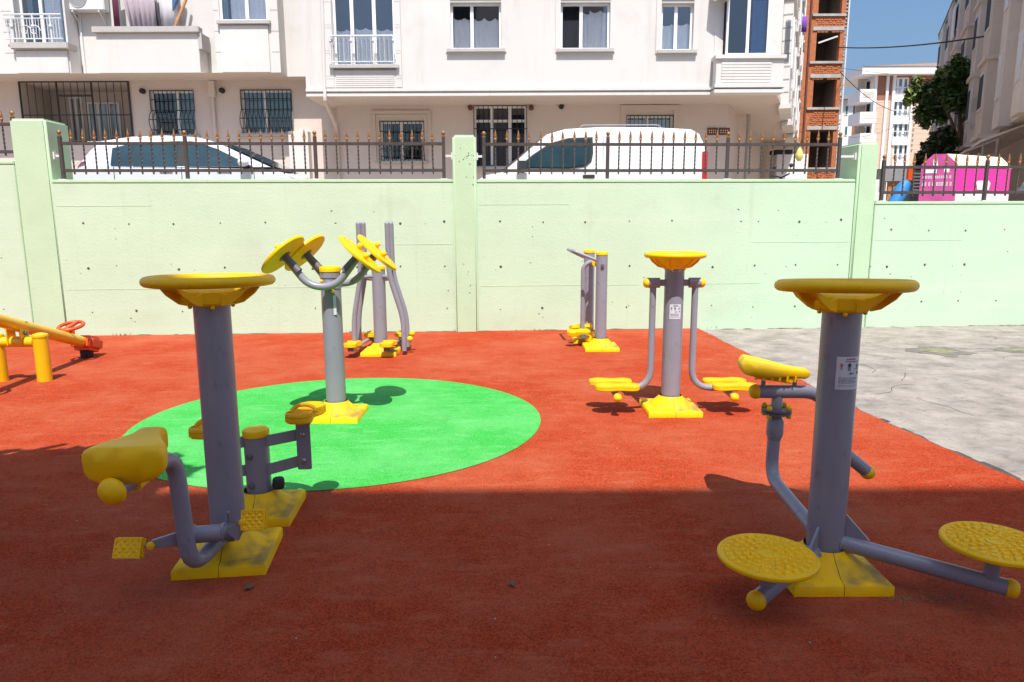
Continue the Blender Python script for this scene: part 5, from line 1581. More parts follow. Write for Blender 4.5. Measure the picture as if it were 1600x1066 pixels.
# open balcony
bq = rect(152, 311, 46, 110, YL)
mb = MB(); FL.box(mb, bq[0], bq[1], LS - .0, bq[3] - .1, -.12, .0); FL.box(mb, bq[0], bq[0] + .12, LS, bq[3] - .1, -.55, -.121); FL.box(mb, bq[1] - .12, bq[1], LS, bq[3] - .1, -.55, -.121)
mb.build('balcony_parapet', 'white', lb_, world=True, smooth=False, bevel=.008)
mb = MB(); FL.box(mb, bq[0] - .06, bq[1] + .06, bq[3] - .098, bq[3] + .06, -.18, .09); mb.build('balcony_coping', 'trim', lb_, world=True, smooth=False, bevel=.015)
mb = MB(); FL.box(mb, bq[1] + .002, bq[1] + .1, bq[3] - .5, bq[3] - .1, -.5, .02); mb.build('balcony_scupper', 'trim', lb_, world=True, smooth=False)
PB = lambda u, z, w: V((u, YL + .22 + w, z))
X = lambda px, py: at(px, py, YL + .22).x; Zp = lambda px, py: at(px, py, YL + .22).z
_zt = Zp(215, -40); _xc = X(216, 20)
cloth('hanging_sheet', 'lilac grey sheet drying over the open balcony', 'cloth1', lambda u, z, w: PB(_xc + (u - _xc) * (1 - .30 * min(1, (_zt - z) / 1.6)) + .10 * (_zt - z), z, w * (1.6 if z < _zt - .1 else .4)), X(187, 20), X(243, 20), bq[3] - .05, Zp(215, -40), per=.17, amp=.022)
cloth('hanging_cloth', 'dark maroon cloth drying beside the lilac grey sheet', 'cloth2', lambda u, z, w: PB(u, z, w - .1), X(180, 20), X(188, 20), bq[3] - .05, Zp(215, -40))
cloth('hanging_cloth', 'dark green cloth at left end of the drying laundry', 'cloth3', lambda u, z, w: PB(u, z, w + .05), X(176, 20), X(180.5, 20), bq[3] - .05, Zp(215, -40))
cloth('hanging_cloth', 'black narrow cloth at right side of the lilac sheet', 'dark', lambda u, z, w: PB(u - (z - bq[3]) * .10, z, w + .04), X(240, 20), X(247, 20), bq[3] - .05, Zp(215, -40))  # added dark sheet, standing in for the shaded gap beside the laundry
cloth('hanging_cloth', 'pale towel hung right of the lilac sheet on balcony', 'cloth5', lambda u, z, w: PB(u, z, w + .1), X(246, 20), X(276, 20), bq[3] + .02, Zp(215, -40))
mb = MB(); mb.tube([PB(X(274, 42), bq[3] + .03, -.1), PB(X(290, 0), Zp(290, -6), .1)], .04, 8); tag(mb.build('wooden_pole', 'wood'), 'orange wooden pole leaning on the open balcony', 'pole')
mb = MB(); mb.lathe([(.01, 0), (.09, .3), (.06, .75), (.0, .8)], 8, M.Translation(PB(X(270, 18), Zp(270, 18), 0)) @ M.Rotation(.3, 4, 'Y')); tag(mb.build('folded_parasol', 'cloth4'), 'folded blue parasol standing beside the wooden pole', 'parasol')
# air conditioner
q = rect(105, 164, -12, 17, YLr - .25)
t = thing('air_conditioner', (q[0], YLr - .3, q[2]), 'white air conditioner unit under which brackets hold it, left of open balcony', 'air conditioner')
FA = Fr((0, YLr - .32), (1, 0))
mb = MB(); FA.box(mb, q[0], q[1], q[2], q[3] + .1, -.27, 0); mb.build('casing', 'metalw', t, world=True, bevel=.02)
cc = V(((q[0] * .68 + q[1] * .32), YLr - .32, q[2] + .30))
mb = MB(); mb.lathe([(.21, -.002), (.24, .012), (.25, -.002)], 24, M.Translation(cc) @ M.Rotation(R(90), 4, 'X')); mb.lathe([(0, .001), (.215, .001)], 24, M.Translation(cc) @ M.Rotation(R(90), 4, 'X'))
mb.build('fan_grille', 'grey', t, world=True)
for sx in (.15, .85):
    x = q[0] + (q[1] - q[0]) * sx; mb = MB(); mb.tube([V((x, YLr, q[2] - .03)), V((x, YLr - .34, q[2] - .03))], .02, 6); mb.tube([V((x, YLr, q[2] - .3)), V((x, YLr - .32, q[2] - .03))], .015, 6); mb.build('bracket', 'metalw', t, world=True)
mb = MB(); FLr.box(mb, ax1 + .03, ax1 + .10, LS + .1, q[2] + .1, .002, .05); mb.build('pipe_cover', 'metalw', t, world=True)

# ------------------------------------------------------------------ half-built brick building down the side street
YB = 45.0; FB = Fr((0, YB), (1, 0))
b0, b1 = at(1256, 150, YB).x, at(1313, 150, YB).x
bb = thing('brick_building', ((b0 + b1) / 2, YB, STZ), 'unfinished red brick building with bare concrete slabs and open holes', 'building')
o0, o1 = at(1270, 150, YB).x, at(1306, 150, YB).x
ops = []; bands = []
for (pa, pb) in ((-46, 22), (48, 96), (122, 168), (203, 262)):
    r = rect(1270, 1306, pa, pb, YB); ops.append((o0, o1, r[2], r[3]))
mb = MB(); FB.wall(mb, b0 - 4, b1, 1.4, 17.5, ops, .3); mb.build('brick_wall', 'brick', bb, world=True, smooth=False)
mb = MB()
for r in ops:
    FB.box(mb, r[0] - .35, r[1] + .25, r[2] - .14, r[2] - .003, -.3, .10); FB.box(mb, r[0] - .25, r[1] + .2, r[3] + .003, r[3] + .22, -.3, .06)
mb.build('floor_slab', 'slab', bb, world=True, smooth=False)
mb = MB(); rr = random.Random(9)
for r in ops: FB.box(mb, r[0] - .6, r[1] + .6, r[2] - .05, r[3] + .05, -2.2, -2.1)
for r in ops: mb.quad(FB.p(r[0], r[3], -.3), FB.p(r[1], r[3], -.3), FB.p(r[1], r[3], -2.1), FB.p(r[0], r[3], -2.1)); mb.quad(FB.p(r[0], r[2], -.3), FB.p(r[0], r[3], -.3), FB.p(r[0], r[3], -2.1), FB.p(r[0], r[2], -2.1)); mb.quad(FB.p(r[1], r[2], -.3), FB.p(r[1], r[3], -.3), FB.p(r[1], r[3], -2.1), FB.p(r[1], r[2], -2.1))
mb.build('dark_interior', 'rawroom', bb, world=True, smooth=False)
# ragged brick courses proud of the wall and toothing on the right edge
brick0 = None
mb0 = MB(); mb0.box((-.0, -.03, 0), (.19, .0, .085))
for r in ops:
    z = r[2] - 1.05
    while z < r[2] - .2:
        u = r[0] - .1 + (0 if int(z * 10) % 2 else .11)
        while u < r[1] + .05:
            if rr.random() < .85:
                if brick0 is None: brick0 = mb0.build('brick', 'brick', bb, smooth=False); bo = brick0
                else: bo = kid(brick0, bb)
                bo.location = FB.p(u, z, .002) - bb.location; bo.rotation_euler.y = rr.uniform(-.03, .03)
            u += .225
        z += .115
mb = MB()
z = 1.6
while z < 17.4:
    FB.box(mb, b1 - .03, b1 + rr.uniform(.0, .16), z, z + .10, -.25, .02); z += .21
mb.build('toothed_edge', 'mortar', bb, world=True, smooth=False)
mb = MB(); mb.tube([FB.p(b0 + .1, 1.5, .08), FB.p(b0 + .1, 17, .08)], .06, 8); mb.build('downpipe', 'maroon', bb, world=True)
mb = MB(); mb.tube([FB.p(b1 + .15, 1.5, .0), FB.p(b1 + .15, 16.5, .0)], .05, 8); mb.tube([FB.p(b1 + .1, 3, .05), FB.p(b1 + .12, 17, .05)], .03, 6); mb.build('service_pipe', 'metalw', bb, world=True)
mb = MB(); FB.box(mb, b1 - .1, b1 + .28, 13.0, 18, -1.5, -.2); mb.build('dark_flank', 'steeld', bb, world=True, smooth=False)
mb = MB(); mb.bar(FB.p(o0 + .2, ops[1][2] + 1.1, -.2), FB.p(o1 - .1, ops[1][3] - .3, -.1), .09); mb.build('prop_board', 'metalw', bb, world=True)
# stacked planks at its foot
t = thing('plank_pile', (at(1292, 262, 38).x, 38, STZ), 'pile of pale planks before the brick building, seen through the fence', 'plank pile')
rr = random.Random(6)
for j in range(9):
    for i in range(2):
        mb = MB(); mb.box((-.95 + rr.uniform(-.2, .2), -.5 + i * .5, j * .16), (.95 + rr.uniform(-.2, .2), -.08 + i * .5, j * .16 + .08)); mb.build('plank', 'sand' if rr.random() < .7 else 'wood', t, smooth=False)

# ------------------------------------------------------------------ tan building closing the view
YT = 90.0; FT = Fr((0, YT), (1, 0))
zr = lambda py, px=1400: at(px, py, YT).z
xr = lambda px, py=180: at(px, py, YT).x
tb = thing('apartment_building', (xr(1410), YT, STZ), 'tan and brown apartment building with blue windows and white corner balconies', 'building')
eave = zr(117)
wins = [rect(1395, 1420, a, b, YT) for a, b in ((121, 148), (157, 183), (192, 216), (225, 252))]
wl_ = xr(1364)
mb = MB(); FT.wall(mb, wl_, xr(1500), 1.4, zr(157), [w for w in wins if w[3] < zr(150)], .25)
mb.build('tan_wall', 'tan', tb, world=True, smooth=False)
mb = MB(); FT.wall(mb, wl_, xr(1500), zr(157), eave, [wins[0]], .25); mb.build('brown_wall', 'brownc', tb, world=True, smooth=False)
mb = MB()
for a, b in ((1362, 1366), (1380, 1384), (1390, 1394.5), (1420.5, 1424)):
    FT.box(mb, xr(a), xr(b), 1.4, eave - .1, .003, .25)
mb.build('white_pilaster', 'farwhite', tb, world=True, smooth=False)
mb = MB(); FT.box(mb, xr(1335), xr(1500), eave - .1, eave + .75, -8, 1.2); mb.build('eave', 'farwhite', tb, world=True, smooth=False)
mb = MB(); e0_, e1_ = FT.p(xr(1335), eave + .76, 1.3), FT.p(xr(1500), eave + .76, 1.3)
mb.raw([e0_, e1_, V((at(1500, 98, YT + 9).x, YT + 9, at(1500, 97, YT + 9).z)), V((at(1450, 99, YT + 9).x, YT + 9, at(1450, 99, YT + 9).z)), e0_ + V((0, 20, 0))], [(0, 1, 2, 3), (0, 3, 4)]); mb.build('roof', 'tile', tb, world=True, smooth=False)
for r in wins:
    window(tb, FT, r, (.33, .66), frame=.18, depth=.1, sill=False, room=.3, transom=None, gl='glass', curtain=[(.35, .65, .5, 0)])
    mb = MB(); FT.box(mb, r[0] - .05, r[1] + .05, r[2] - .85, r[2] - .02, .003, .16); mb.build('window_apron', 'farwhite', tb, world=True, smooth=False)
    mb = MB(); FT.box(mb, r[0], r[1], r[2] + .75, r[2] + .85, .1, .16)
    for i in range(5): FT.box(mb, r[0] + (r[1] - r[0]) * i / 4 - .03, r[0] + (r[1] - r[0]) * i / 4 + .03, r[2], r[2] + .75, .1, .16)
    mb.build('railing', 'rail', tb, world=True, smooth=False)
# cladding boards: thin horizontal joints
mb = MB(); z = 2.0
while z < zr(157) - .2:
    for a, b in ((1366.5, 1379.5), (1384.5, 1389.5), (1424.5, 1460)): FT.box(mb, xr(a), xr(b), z, z + .06, .002, .02)
    z += .62
stuff(mb.build('cladding_joint', 'sand', tb, world=True, smooth=False))
mb = MB()
for py in range(188, 240, 8): FT.box(mb, xr(1428), xr(1430), zr(py), zr(py) + .2, .002, .1)
stuff(mb.build('facade_lamp', 'grey', tb, world=True, smooth=False))
for pa, pb in ((142, 158), (177, 191), (210, 222)):
    r = rect(1337, 1362, pa, pb, YT)
    mb = MB(); FT.box(mb, r[0], r[1], r[2], r[3], .9, 1.1); FT.box(mb, r[0], r[0] + .2, r[2], r[3], -2, .899); FT.box(mb, r[0], r[1], r[2] - .25, r[2] - .003, -2, 1.15)
    b_ = mb.build('balcony', 'farwhite', tb, world=True, smooth=False)
    mb = MB(); FT.box(mb, r[0] + .4, r[1] - .25, r[2] + .25, r[3] - .25, 1.103, 1.13); mb.build('balcony_panel', 'beige', b_, smooth=False)
FT2 = Fr((0, YT + 2.2), (1, 0))
mb = MB(); FT2.wall(mb, xr(1350), wl_ + .2, 1.4, eave, [], .2); mb.build('recess_wall', 'beige', tb, world=True, smooth=False)
for pa, pb in ((126, 142), (160, 177), (196, 210)):
    r = rect(1352, 1360, pa, pb, YT + 2.2); mb = MB(); FT2.box(mb, r[0], r[1], r[2], r[3], .003, .06); f = mb.build('recess_window', 'pvc', tb, world=True, smooth=False)
    mb = MB(); FT2.box(mb, r[0] + .12, r[1] - .12, r[2] + .15, r[3] - .15, .063, .07); mb.build('pane', 'dark', f, smooth=False)

# lower white and brown building further left
YW = 112.0; FW = Fr((0, YW), (1, 0)); xw = lambda px: at(px, 200, YW).x; zw = lambda py: at(1340, py, YW).z
wb = thing('apartment_building', (xw(1335), YW, STZ), 'low white and brown building between brick building and tan building', 'building')
mb = MB(); FW.box(mb, xw(1310), xw(1331), 1.4, zw(156), -8, 0); mb.build('white_wall', 'farwhite', wb, world=True, smooth=False)
mb = MB(); FW.box(mb, xw(1331) + .01, xw(1356), 1.4, zw(164), -8, -.3); mb.build('brown_wall', 'brownc', wb, world=True, smooth=False)
mb = MB(); FW.box(mb, xw(1308), xw(1356), zw(156) + .005, zw(151), -9, 1); mb.build('roof', 'grey', wb, world=True, smooth=False)
mb = MB(); FW.box(mb, xw(1316), xw(1324), zw(151) + .01, zw(137), -6, -3); mb.build('roof_house', 'farwhite', wb, world=True, smooth=False)
for pxs, pys in (((1320, 1325), (165, 180)), ((1319, 1324), (197, 212)), ((1337, 1345), (166, 176)), ((1337, 1343), (198, 210)), ((1348, 1355), (198, 208))):
    r = rect(pxs[0], pxs[1], pys[0], pys[1], YW); ww = 0 if pxs[0] < 1331 else -.3
    mb = MB(); FW.box(mb, r[0], r[1], r[2], r[3], ww + .003, ww + .1); f = mb.build('window', 'pvc', wb, world=True, smooth=False)
    mb = MB(); FW.box(mb, r[0] + .08, r[1] - .08, r[2] + .1, r[3] - .1, ww + .103, ww + .12); mb.build('pane', 'cloth3', f, smooth=False)

# ------------------------------------------------------------------ shaded buildings along the right of the side street
RD = V((0.49, 1, 0)).normalized()
FRr = Fr((5.0, 0), (RD.x, RD.y), flip=True)      # w outward = towards the street
KY = RD.y
def ru(Y): return Y / KY
rb1 = thing('apartment_building', tuple(FRr.p(ru(22), STZ)), 'shaded beige building with maroon shutters at right edge, along the side street', 'building')
rb2 = thing('apartment_building', tuple(FRr.p(ru(38), STZ)), 'shaded grey lilac building with bays behind the dark tree', 'building')
u0, u1, u2 = ru(20.6), ru(27), ru(53)
SZ = 4.75
mb = MB(); FRr.wall(mb, u0, u1, 1.3, SZ, [], .2, -1.3); mb.build('ground_floor_wall', 'low', rb1, world=True, smooth=False)
wins1 = [(ru(23.9), ru(24.6), z, z + 1.9) for z in (5.6, 8.6)] 
mb = MB(); FRr.wall(mb, u0, u1, SZ, 17, wins1, .2); mb.quad(FRr.p(u1, SZ), FRr.p(u1, 17), FRr.p(u1, 17, -6), FRr.p(u1, SZ, -6)); mb.quad(FRr.p(u0, SZ), FRr.p(u1, SZ), FRr.p(u1, SZ, -1.3), FRr.p(u0, SZ, -1.3)); mb.quad(FRr.p(u0, 1.3, 0), FRr.p(u0, 17, 0), FRr.p(u0, 17, -9), FRr.p(u0, 1.3, -9)); mb.build('upper_wall', 'sand', rb1, world=True, smooth=False)
for r in wins1:
    mb = MB(); FRr.box(mb, r[0], r[1], r[2], r[3], -.12, -.06); mb.build('shutter', 'maroon', rb1, world=True, smooth=False)
    mb = MB(); FRr.box(mb, r[0] - .15, r[1] + .15, r[2] - .14, r[2] - .01, -.1, .12); mb.build('sill', 'trim', rb1, world=True, smooth=False)
for Y0 in (25.3, 22.0):
    mb = MB(); FRr.box(mb, ru(Y0), ru(Y0 + 1.2), SZ - .05, 17, .003, .45); b_ = mb.build('facade_bay', 'beige', rb1, world=True, smooth=False)
    for z in (5.7, 8.7):
        mb = MB(); FRr.box(mb, ru(Y0 + .25), ru(Y0 + .95), z, z + 1.5, .452, .49); mb.build('bay_window', 'rail', b_, smooth=False)
for z in (SZ + .02, 7.7, 10.7):
    mb = MB(); FRr.box(mb, u0, u1 - .05, z, z + .22, .003, .10); mb.build('string_course', 'beige', rb1, world=True, smooth=False)
mb = MB(); mb.tube([FRr.p(u1 + .1, 1.4, .1), FRr.p(u1 + .1, 17, .1)], .07, 8); mb.build('downpipe', 'trim', rb1, world=True)
mb = MB(); FRr.wall(mb, u1, u2, 1.3, SZ, [], .2, -1.2); mb.build('ground_floor_wall', 'low', rb2, world=True, smooth=False)
RH = 14.2
mb = MB(); FRr.wall(mb, u1 + .001, u2, SZ, RH, [], .2); mb.quad(FRr.p(u1 + .001, SZ), FRr.p(u2, SZ), FRr.p(u2, SZ, -1.2), FRr.p(u1, SZ, -1.2)); mb.quad(FRr.p(u2, SZ), FRr.p(u2, RH), FRr.p(u2, RH, -9), FRr.p(u2, SZ, -9)); mb.build('upper_wall', 'beige', rb2, world=True, smooth=False)
mb = MB(); FRr.box(mb, u1, u2 + .3, RH + .002, RH + .25, -9, .45); mb.build('eave', 'grey', rb2, world=True, smooth=False)
mb = MB(); mb.raw([FRr.p(u1, RH + .26, .5), FRr.p(u2 + .3, RH + .26, .5), FRr.p(u2 + .3, RH + 2.6, -6), FRr.p(u1, RH + 2.6, -6)], [(0, 1, 2, 3)]); mb.build('roof', 'tile', rb2, world=True, smooth=False)
for i, Y0 in enumerate((28.2, 31.6, 35.4, 39.6, 44.0, 48.6)):
    wd = (1.7, 1.5, 2.0, 1.9, 2.0, 2.0)[i]
    mb = MB(); FRr.box(mb, ru(Y0), ru(Y0 + wd), SZ - .1, RH - .1, .003, .55); b_ = mb.build('facade_bay', 'beige' if i % 2 else 'soffit', rb2, world=True, smooth=False)
    for z in (SZ - .13, 7.55, 10.55):
        mb = MB(); FRr.box(mb, ru(Y0) - .08, ru(Y0 + wd) + .08, z, z + .16, .004, .66); mb.build('bay_moulding', 'low', b_, smooth=False)
    for z in (5.75, 8.75, 11.6):
        mb = MB(); FRr.box(mb, ru(Y0 + .3), ru(Y0 + wd - .3), z, z + 1.45, .553, .59); f = mb.build('bay_window', 'rail', rb2, world=True, smooth=False)
        mb = MB(); FRr.box(mb, ru(Y0 + .38), ru(Y0 + wd - .38), z + .1, z + 1.35, .593, .60); mb.build('pane', 'dark', f, smooth=False)
for Y0 in (30.2, 33.6, 37.8, 42.0, 46.4, 50.9):
    for z in (5.2, 8.2, 11.2):
        mb = MB(); FRr.box(mb, ru(Y0), ru(Y0 + .9), z, z + 2.0, .003, .05); f = mb.build('window', 'rail', rb2, world=True, smooth=False)
        mb = MB(); FRr.box(mb, ru(Y0 + .1), ru(Y0 + .8), z + .1, z + 1.9, .053, .06); mb.build('pane', 'dark', f, smooth=False)
for Y0 in (37.2, 40.0):
    mb = MB(); FRr.box(mb, ru(Y0), ru(Y0) + .35, SZ, RH - .3, .003, .25); mb.build('blue_strip', 'cloth3', rb2, world=True, smooth=False)
q = FRr.p(ru(40.9), 12.1, .6); mb = MB(); FRr.box(mb, ru(40.4), ru(41.6), 11.3, 13.0, .66, .72); mb.build('roller_shutter', 'farwhite', rb2, world=True, smooth=False)
# awning along the shop fronts
for (Y0, Y1) in ((24.5, 26.7), (28.0, 34.0)):
    t = thing('shop_awning', tuple(FRr.p(ru((Y0 + Y1) / 2), SZ - .4)), 'brown canopy over the shaded ground floor, %s' % ('far stretch below laundry' if Y0 > 27 else 'near stretch at right edge'), 'awning')
    mb = MB(); mb.raw([FRr.p(ru(Y0), SZ - .12, -.2), FRr.p(ru(Y1), SZ - .12, -.2), FRr.p(ru(Y1), SZ - .55, 1.0), FRr.p(ru(Y0), SZ - .55, 1.0), FRr.p(ru(Y0), SZ - .17, -.2), FRr.p(ru(Y1), SZ - .17, -.2), FRr.p(ru(Y1), SZ - .65, 1.0), FRr.p(ru(Y0), SZ - .65, 1.0)],
                      [(0, 1, 2, 3), (7, 6, 5, 4), (3, 2, 6, 7), (0, 3, 7, 4), (1, 5, 6, 2)]); mb.build('canopy', 'low', t, world=True, smooth=False)
    mb = MB(); mb.tube([FRr.p(ru(Y0) + .1, 1.5, .9), FRr.p(ru(Y0) + .1, SZ - .6, .9)], .04, 8); mb.build('support_pole', 'grey', t, world=True)
for (py, px, m, lab, s) in ((165, 1537, 'cloth2', 'dark patterned laundry hanging on the shaded street side', .55), (186, 1526, 'cloth4', 'blue washing hung low on the shaded street side', .4), (100, 1533, 'purplec', 'violet washing high on the shaded street side', .35)):
    # point of the shaded facade seen there
    Y = 5.0 / (at(px, py, 1.0).x - .49); p_ = at(px, py, Y - 1.4)
    cloth('hanging_laundry', lab, m, (lambda c: (lambda u, z, w: c + RD * u + V((w, 0, z))))(p_), -s, s, -.8, .6, per=.35)
# dark canopied tree
def leaf_cloud(name, m, parent, blobs, n, ls, seed, world=True, droop=.2):
    rr = random.Random(seed); mb = MB()
    tot = sum(b[3] ** 2 for b in blobs)
    for (x, y, z, r) in blobs:
        for _ in range(int(n * r * r / tot)):
            d = V((rr.gauss(0, 1), rr.gauss(0, 1), rr.gauss(0, 1))).normalized()
            rad = r * (rr.random() ** .4)
            if noise.noise(d * 2.2 + V((x, y, z))) < -.18: continue
            c = V((x, y, z)) + d * rad * (.8 + .35 * noise.noise(d * 3 + V((z, x, y))))
            s = ls * rr.uniform(.6, 1.35)
            nrm = (d * .7 + V((rr.gauss(0, .5), rr.gauss(0, .5), .7 + rr.gauss(0, .4)))).normalized()
            a = nrm.orthogonal().normalized(); a = a * math.cos(1) + nrm.cross(a) * math.sin(rr.random() * 6); a.normalize(); b = nrm.cross(a)
            mb.raw([c - a * s, c - b * s * .42 + nrm * s * .1, c + a * s, c + b * s * .42 + nrm * s * .1], [(0, 1, 2), (0, 2, 3)])
    return mb.build(name, m, parent, world=world, smooth=False, clean=False)


def limb(mb, pts, r0, r1, n=8):
    k = len(pts); mb.tube(pts, [r0 + (r1 - r0) * i / (k - 1) for i in range(k)], n)


YTr = 35.0
tr = at(1497, 300, YTr); tx = tr.x
t = thing('street_tree', (tx, YTr, STZ), 'dark leafy tree behind the pink bin, before the shaded building', 'tree')
mb = MB(); tp = [V((tx, YTr, STZ - .1)), V((tx - .05, YTr, 3.2)), V((tx + .05, YTr, 4.6)), V((tx - .25, YTr, 6.0))]
limb(mb, tp, .2, .12); limb(mb, [tp[2], V((tx - .9, YTr - .3, 6.2)), V((tx - 1.5, YTr - .4, 7.0))], .1, .03); limb(mb, [tp[3], V((tx + .6, YTr, 7.2)), V((tx + .9, YTr, 8.2))], .09, .03); limb(mb, [tp[3], V((tx - .4, YTr, 7.4)), V((tx - .3, YTr, 8.6))], .09, .03)
mb.build('trunk', 'bark', t, world=True)
def tp_(px, py, Y=YTr): return at(px, py, Y)
bl = []
for (px, py, r) in ((1495, 108, .75), (1515, 118, .65), (1480, 128, .75), (1500, 140, .85), (1520, 148, .6), (1462, 138, .65), (1445, 142, .6), (1430, 150, .55), (1455, 165, .75), (1478, 158, .75), (1440, 178, .55), (1505, 165, .5), (1520, 178, .35), (1447, 192, .40), (1470, 184, .42)):
    q = tp_(px, py, YTr + random.uniform(-.7, .7)); bl.append((q.x, q.y, q.z, r))
leaf_cloud('crown', 'leaf', t, bl, 9500, .13, 3)
stuff(leaf_cloud('young_shoots', 'leafl', t, [(tp_(px, py, YTr - .8).x, YTr - .8, tp_(px, py, YTr - .8).z, r) for (px, py, r) in ((1424, 142, .4), (1432, 128, .35), (1418, 156, .3), (1494, 92, .3), (1470, 112, .3))], 800, .13, 5))  # sunlit left and top edges of the crown, done in lighter leaves
# drooping palm below it
tq = at(1466, 245, 33.0)
t = thing('drooping_shrub', (tq.x, 33.0, STZ), 'dark drooping shrub below the leafy tree, left of pink bin', 'shrub')
mb = MB(); limb(mb, [V((tq.x, 33, STZ - .1)), V((tq.x, 33, tq.z + .9))], .12, .05); mb.build('stem', 'bark', t, world=True)
leaf_cloud('foliage', 'frond', t, [(at(px, py, 33).x, 33 + random.uniform(-.3, .3), at(px, py, 33).z, r) for (px, py, r) in ((1478, 208, .38), (1462, 216, .42), (1488, 222, .42), (1452, 230, .42), (1474, 234, .50), (1446, 246, .40), (1464, 252, .5), (1486, 248, .45), (1442, 262, .40))], 4200, .15, 8)

# ------------------------------------------------------------------ pink clothes bin behind the right fence
YP = 17.0
c0 = at(1440, 258, YP)
pb_, pr2 = at(1496, 258, YP - .15), at(1580, 260, YP + .9)
E0 = V((c0.x, c0.y, 0)); E1 = V((pb_.x, pb_.y, 0)); E2 = V((pr2.x, pr2.y, 0))
ztop = at(1470, 241, YP).z; zsh = at(1497, 257, YP).z; zb = STZ
t = thing('clothes_bin', ((E1.x + E2.x) / 2, YP, STZ), 'bright pink and magenta clothes collection bin with cream sloping lid', 'bin')
dA = (E0 - E1); dB = (E2 - E1)
def bp_(a, b, z): return E1 + dA * a + dB * b + V((0, 0, z))
prof2 = [(0, zb), (0, zsh), (.32, ztop), (.68, ztop), (1, zsh), (1, zb)]
mb = MB(); mb.raw([bp_(a, 0, z) for a, z in prof2] + [bp_(a, 1, z) for a, z in prof2], [tuple(range(6)), tuple(reversed(range(6, 12)))] + [(i, i + 6, (i + 1) % 6 + 6, (i + 1) % 6) for i in (3, 4, 5)])
mb.build('end_panel', 'purple', t, world=True, smooth=False)
mb = MB(); mb.raw([bp_(0, 0, zb), bp_(0, 1, zb), bp_(0, 1, zsh), bp_(0, 0, zsh)], [(0, 1, 2, 3)])
mb.build('front_panel', 'pink', t, world=True, smooth=False)
mb = MB(); mb.raw([bp_(0, -.003, zsh), bp_(0, 1.003, zsh), bp_(.32, 1.003, ztop), bp_(.32, -.003, ztop), bp_(.68, 1.003, ztop), bp_(.68, -.003, ztop), bp_(-.02, -.01, zsh - .05), bp_(-.02, 1.01, zsh - .05), bp_(-.02, -.01, zsh + .01), bp_(-.02, 1.01, zsh + .01)], [(0, 1, 2, 3), (3, 2, 4, 5), (6, 7, 9, 8)])
mb.build('lid', 'cream', t, world=True, smooth=False)
mb = MB()
nA = dA.normalized(); nB = dB.normalized(); out = -nA
def fp_(b, z, e=.012): return E1 + dB * b + out * e + V((0, 0, z))
zq = lambda py: at(1530, py, YP + .4).z
hatch = [(.36, zq(289)), (.34, zq(286)), (.38, zq(283)), (.58, zq(282)), (.62, zq(286)), (.60, zq(297)), (.38, zq(297))]
mb.raw([fp_(b, z, .02) for b, z in hatch], [tuple(range(len(hatch)))]); mb.build('deposit_hatch', 'lampw', t, world=True, smooth=False)
mb = MB(); mb.raw([fp_(0, STZ, .015), fp_(1, STZ, .015), fp_(1, zq(303), .015), fp_(0, zq(303), .015)], [(0, 1, 2, 3)]); mb.build('plinth', 'metalw', t, world=True, smooth=False)
# white print on the end panel: emblem and three lines of lettering too small to read
ep = E1; eo = -nB
def ep_(a, z, e=.012): return E1 + dA * a + eo * e + V((0, 0, z))
mb = MB(); rr = random.Random(2); Zs = lambda py: at(1470, py, YP).z
def er(a0, a1, p0, p1): mb.raw([ep_(a0, Zs(p1)), ep_(a1, Zs(p1)), ep_(a1, Zs(p0)), ep_(a0, Zs(p0))], [(0, 1, 2, 3)])
mb.raw([ep_(.66, Zs(260)), ep_(.52, Zs(260)), ep_(.57, Zs(248)), ep_(.62, Zs(246)), ep_(.68, Zs(252))], [(0, 1, 2, 3, 4)])
for (pa, pb2) in ((275, 279.5), (285, 291)):
    a = .93
    while a > .12:
        w_ = rr.uniform(.035, .055); er(a, a - w_ * .35, pa, pb2); er(a, a - w_, pa, pa + 1.1); er(a - w_ * .7, a - w_, pa + rr.uniform(0, 2), pb2)
        if rr.random() < .6: er(a, a - w_, pb2 - 1.1, pb2)
        a -= w_ + (.02 if rr.random() < .75 else .06)
er(.9, .55, 265, 271); er(.35, .2, 262, 270)
mb.build('white_print', 'sticker', t, world=True, smooth=False)

# other things glimpsed through the right fence
q = at(1395, 300, 26); t = thing('street_stall', (q.x, 26, STZ), 'dark stall with orange white sign and blue sack behind right fence', 'stall')
FQ = Fr((0, 26), (1, 0))
rq = lambda a, b, c, d: rect(a, b, c, d, 26)
r = rq(1380, 1422, 263, 283); mb = MB(); FQ.box(mb, r[0], r[1], r[2], r[3], -.8, 0); mb.build('roof_panel', 'grey', t, world=True, smooth=False)
r = rq(1390, 1412, 284, 300); mb = MB(); FQ.box(mb, r[0], r[1], r[2] - .5, r[3], -.2, -.1); mb.build('sign', 'wood', t, world=True, smooth=False)
r = rq(1417, 1424, 262, 282); mb = MB(); FQ.box(mb, r[0], r[1], r[2], r[3], .002, .1); mb.build('red_post', 'orange', t, world=True, smooth=False)
r = rq(1372, 1389, 280, 300); mb = MB(); FQ.box(mb, r[0], r[1], r[2] - .5, r[3], -.3, -.2); mb.build('side_panel', 'metalw', t, world=True, smooth=False)
q = at(1413, 290, 25.2); mb = MB(); mb.lathe([(0, -.9), (.22, -.85), (.26, -.2), (.18, .12), (.05, .2), (0, .2)], 10, M.Translation(q) @ M.Rotation(.45, 4, 'Y')); tag(mb.build('sack', 'bluep'), 'bright blue sack leaning at the dark stall', 'sack')
q = at(1428, 290, 27); t = thing('dark_cabinet', (q.x, 27, STZ), 'dark cabinet with white louvres left of the pink bin', 'cabinet')
FQ = Fr((0, 27), (1, 0)); r = rect(1423, 1441, 266, 300, 27); mb = MB(); FQ.box(mb, r[0], r[1], STZ, r[3], -.6, 0); mb.build('casing', 'steeld', t, world=True, smooth=False)
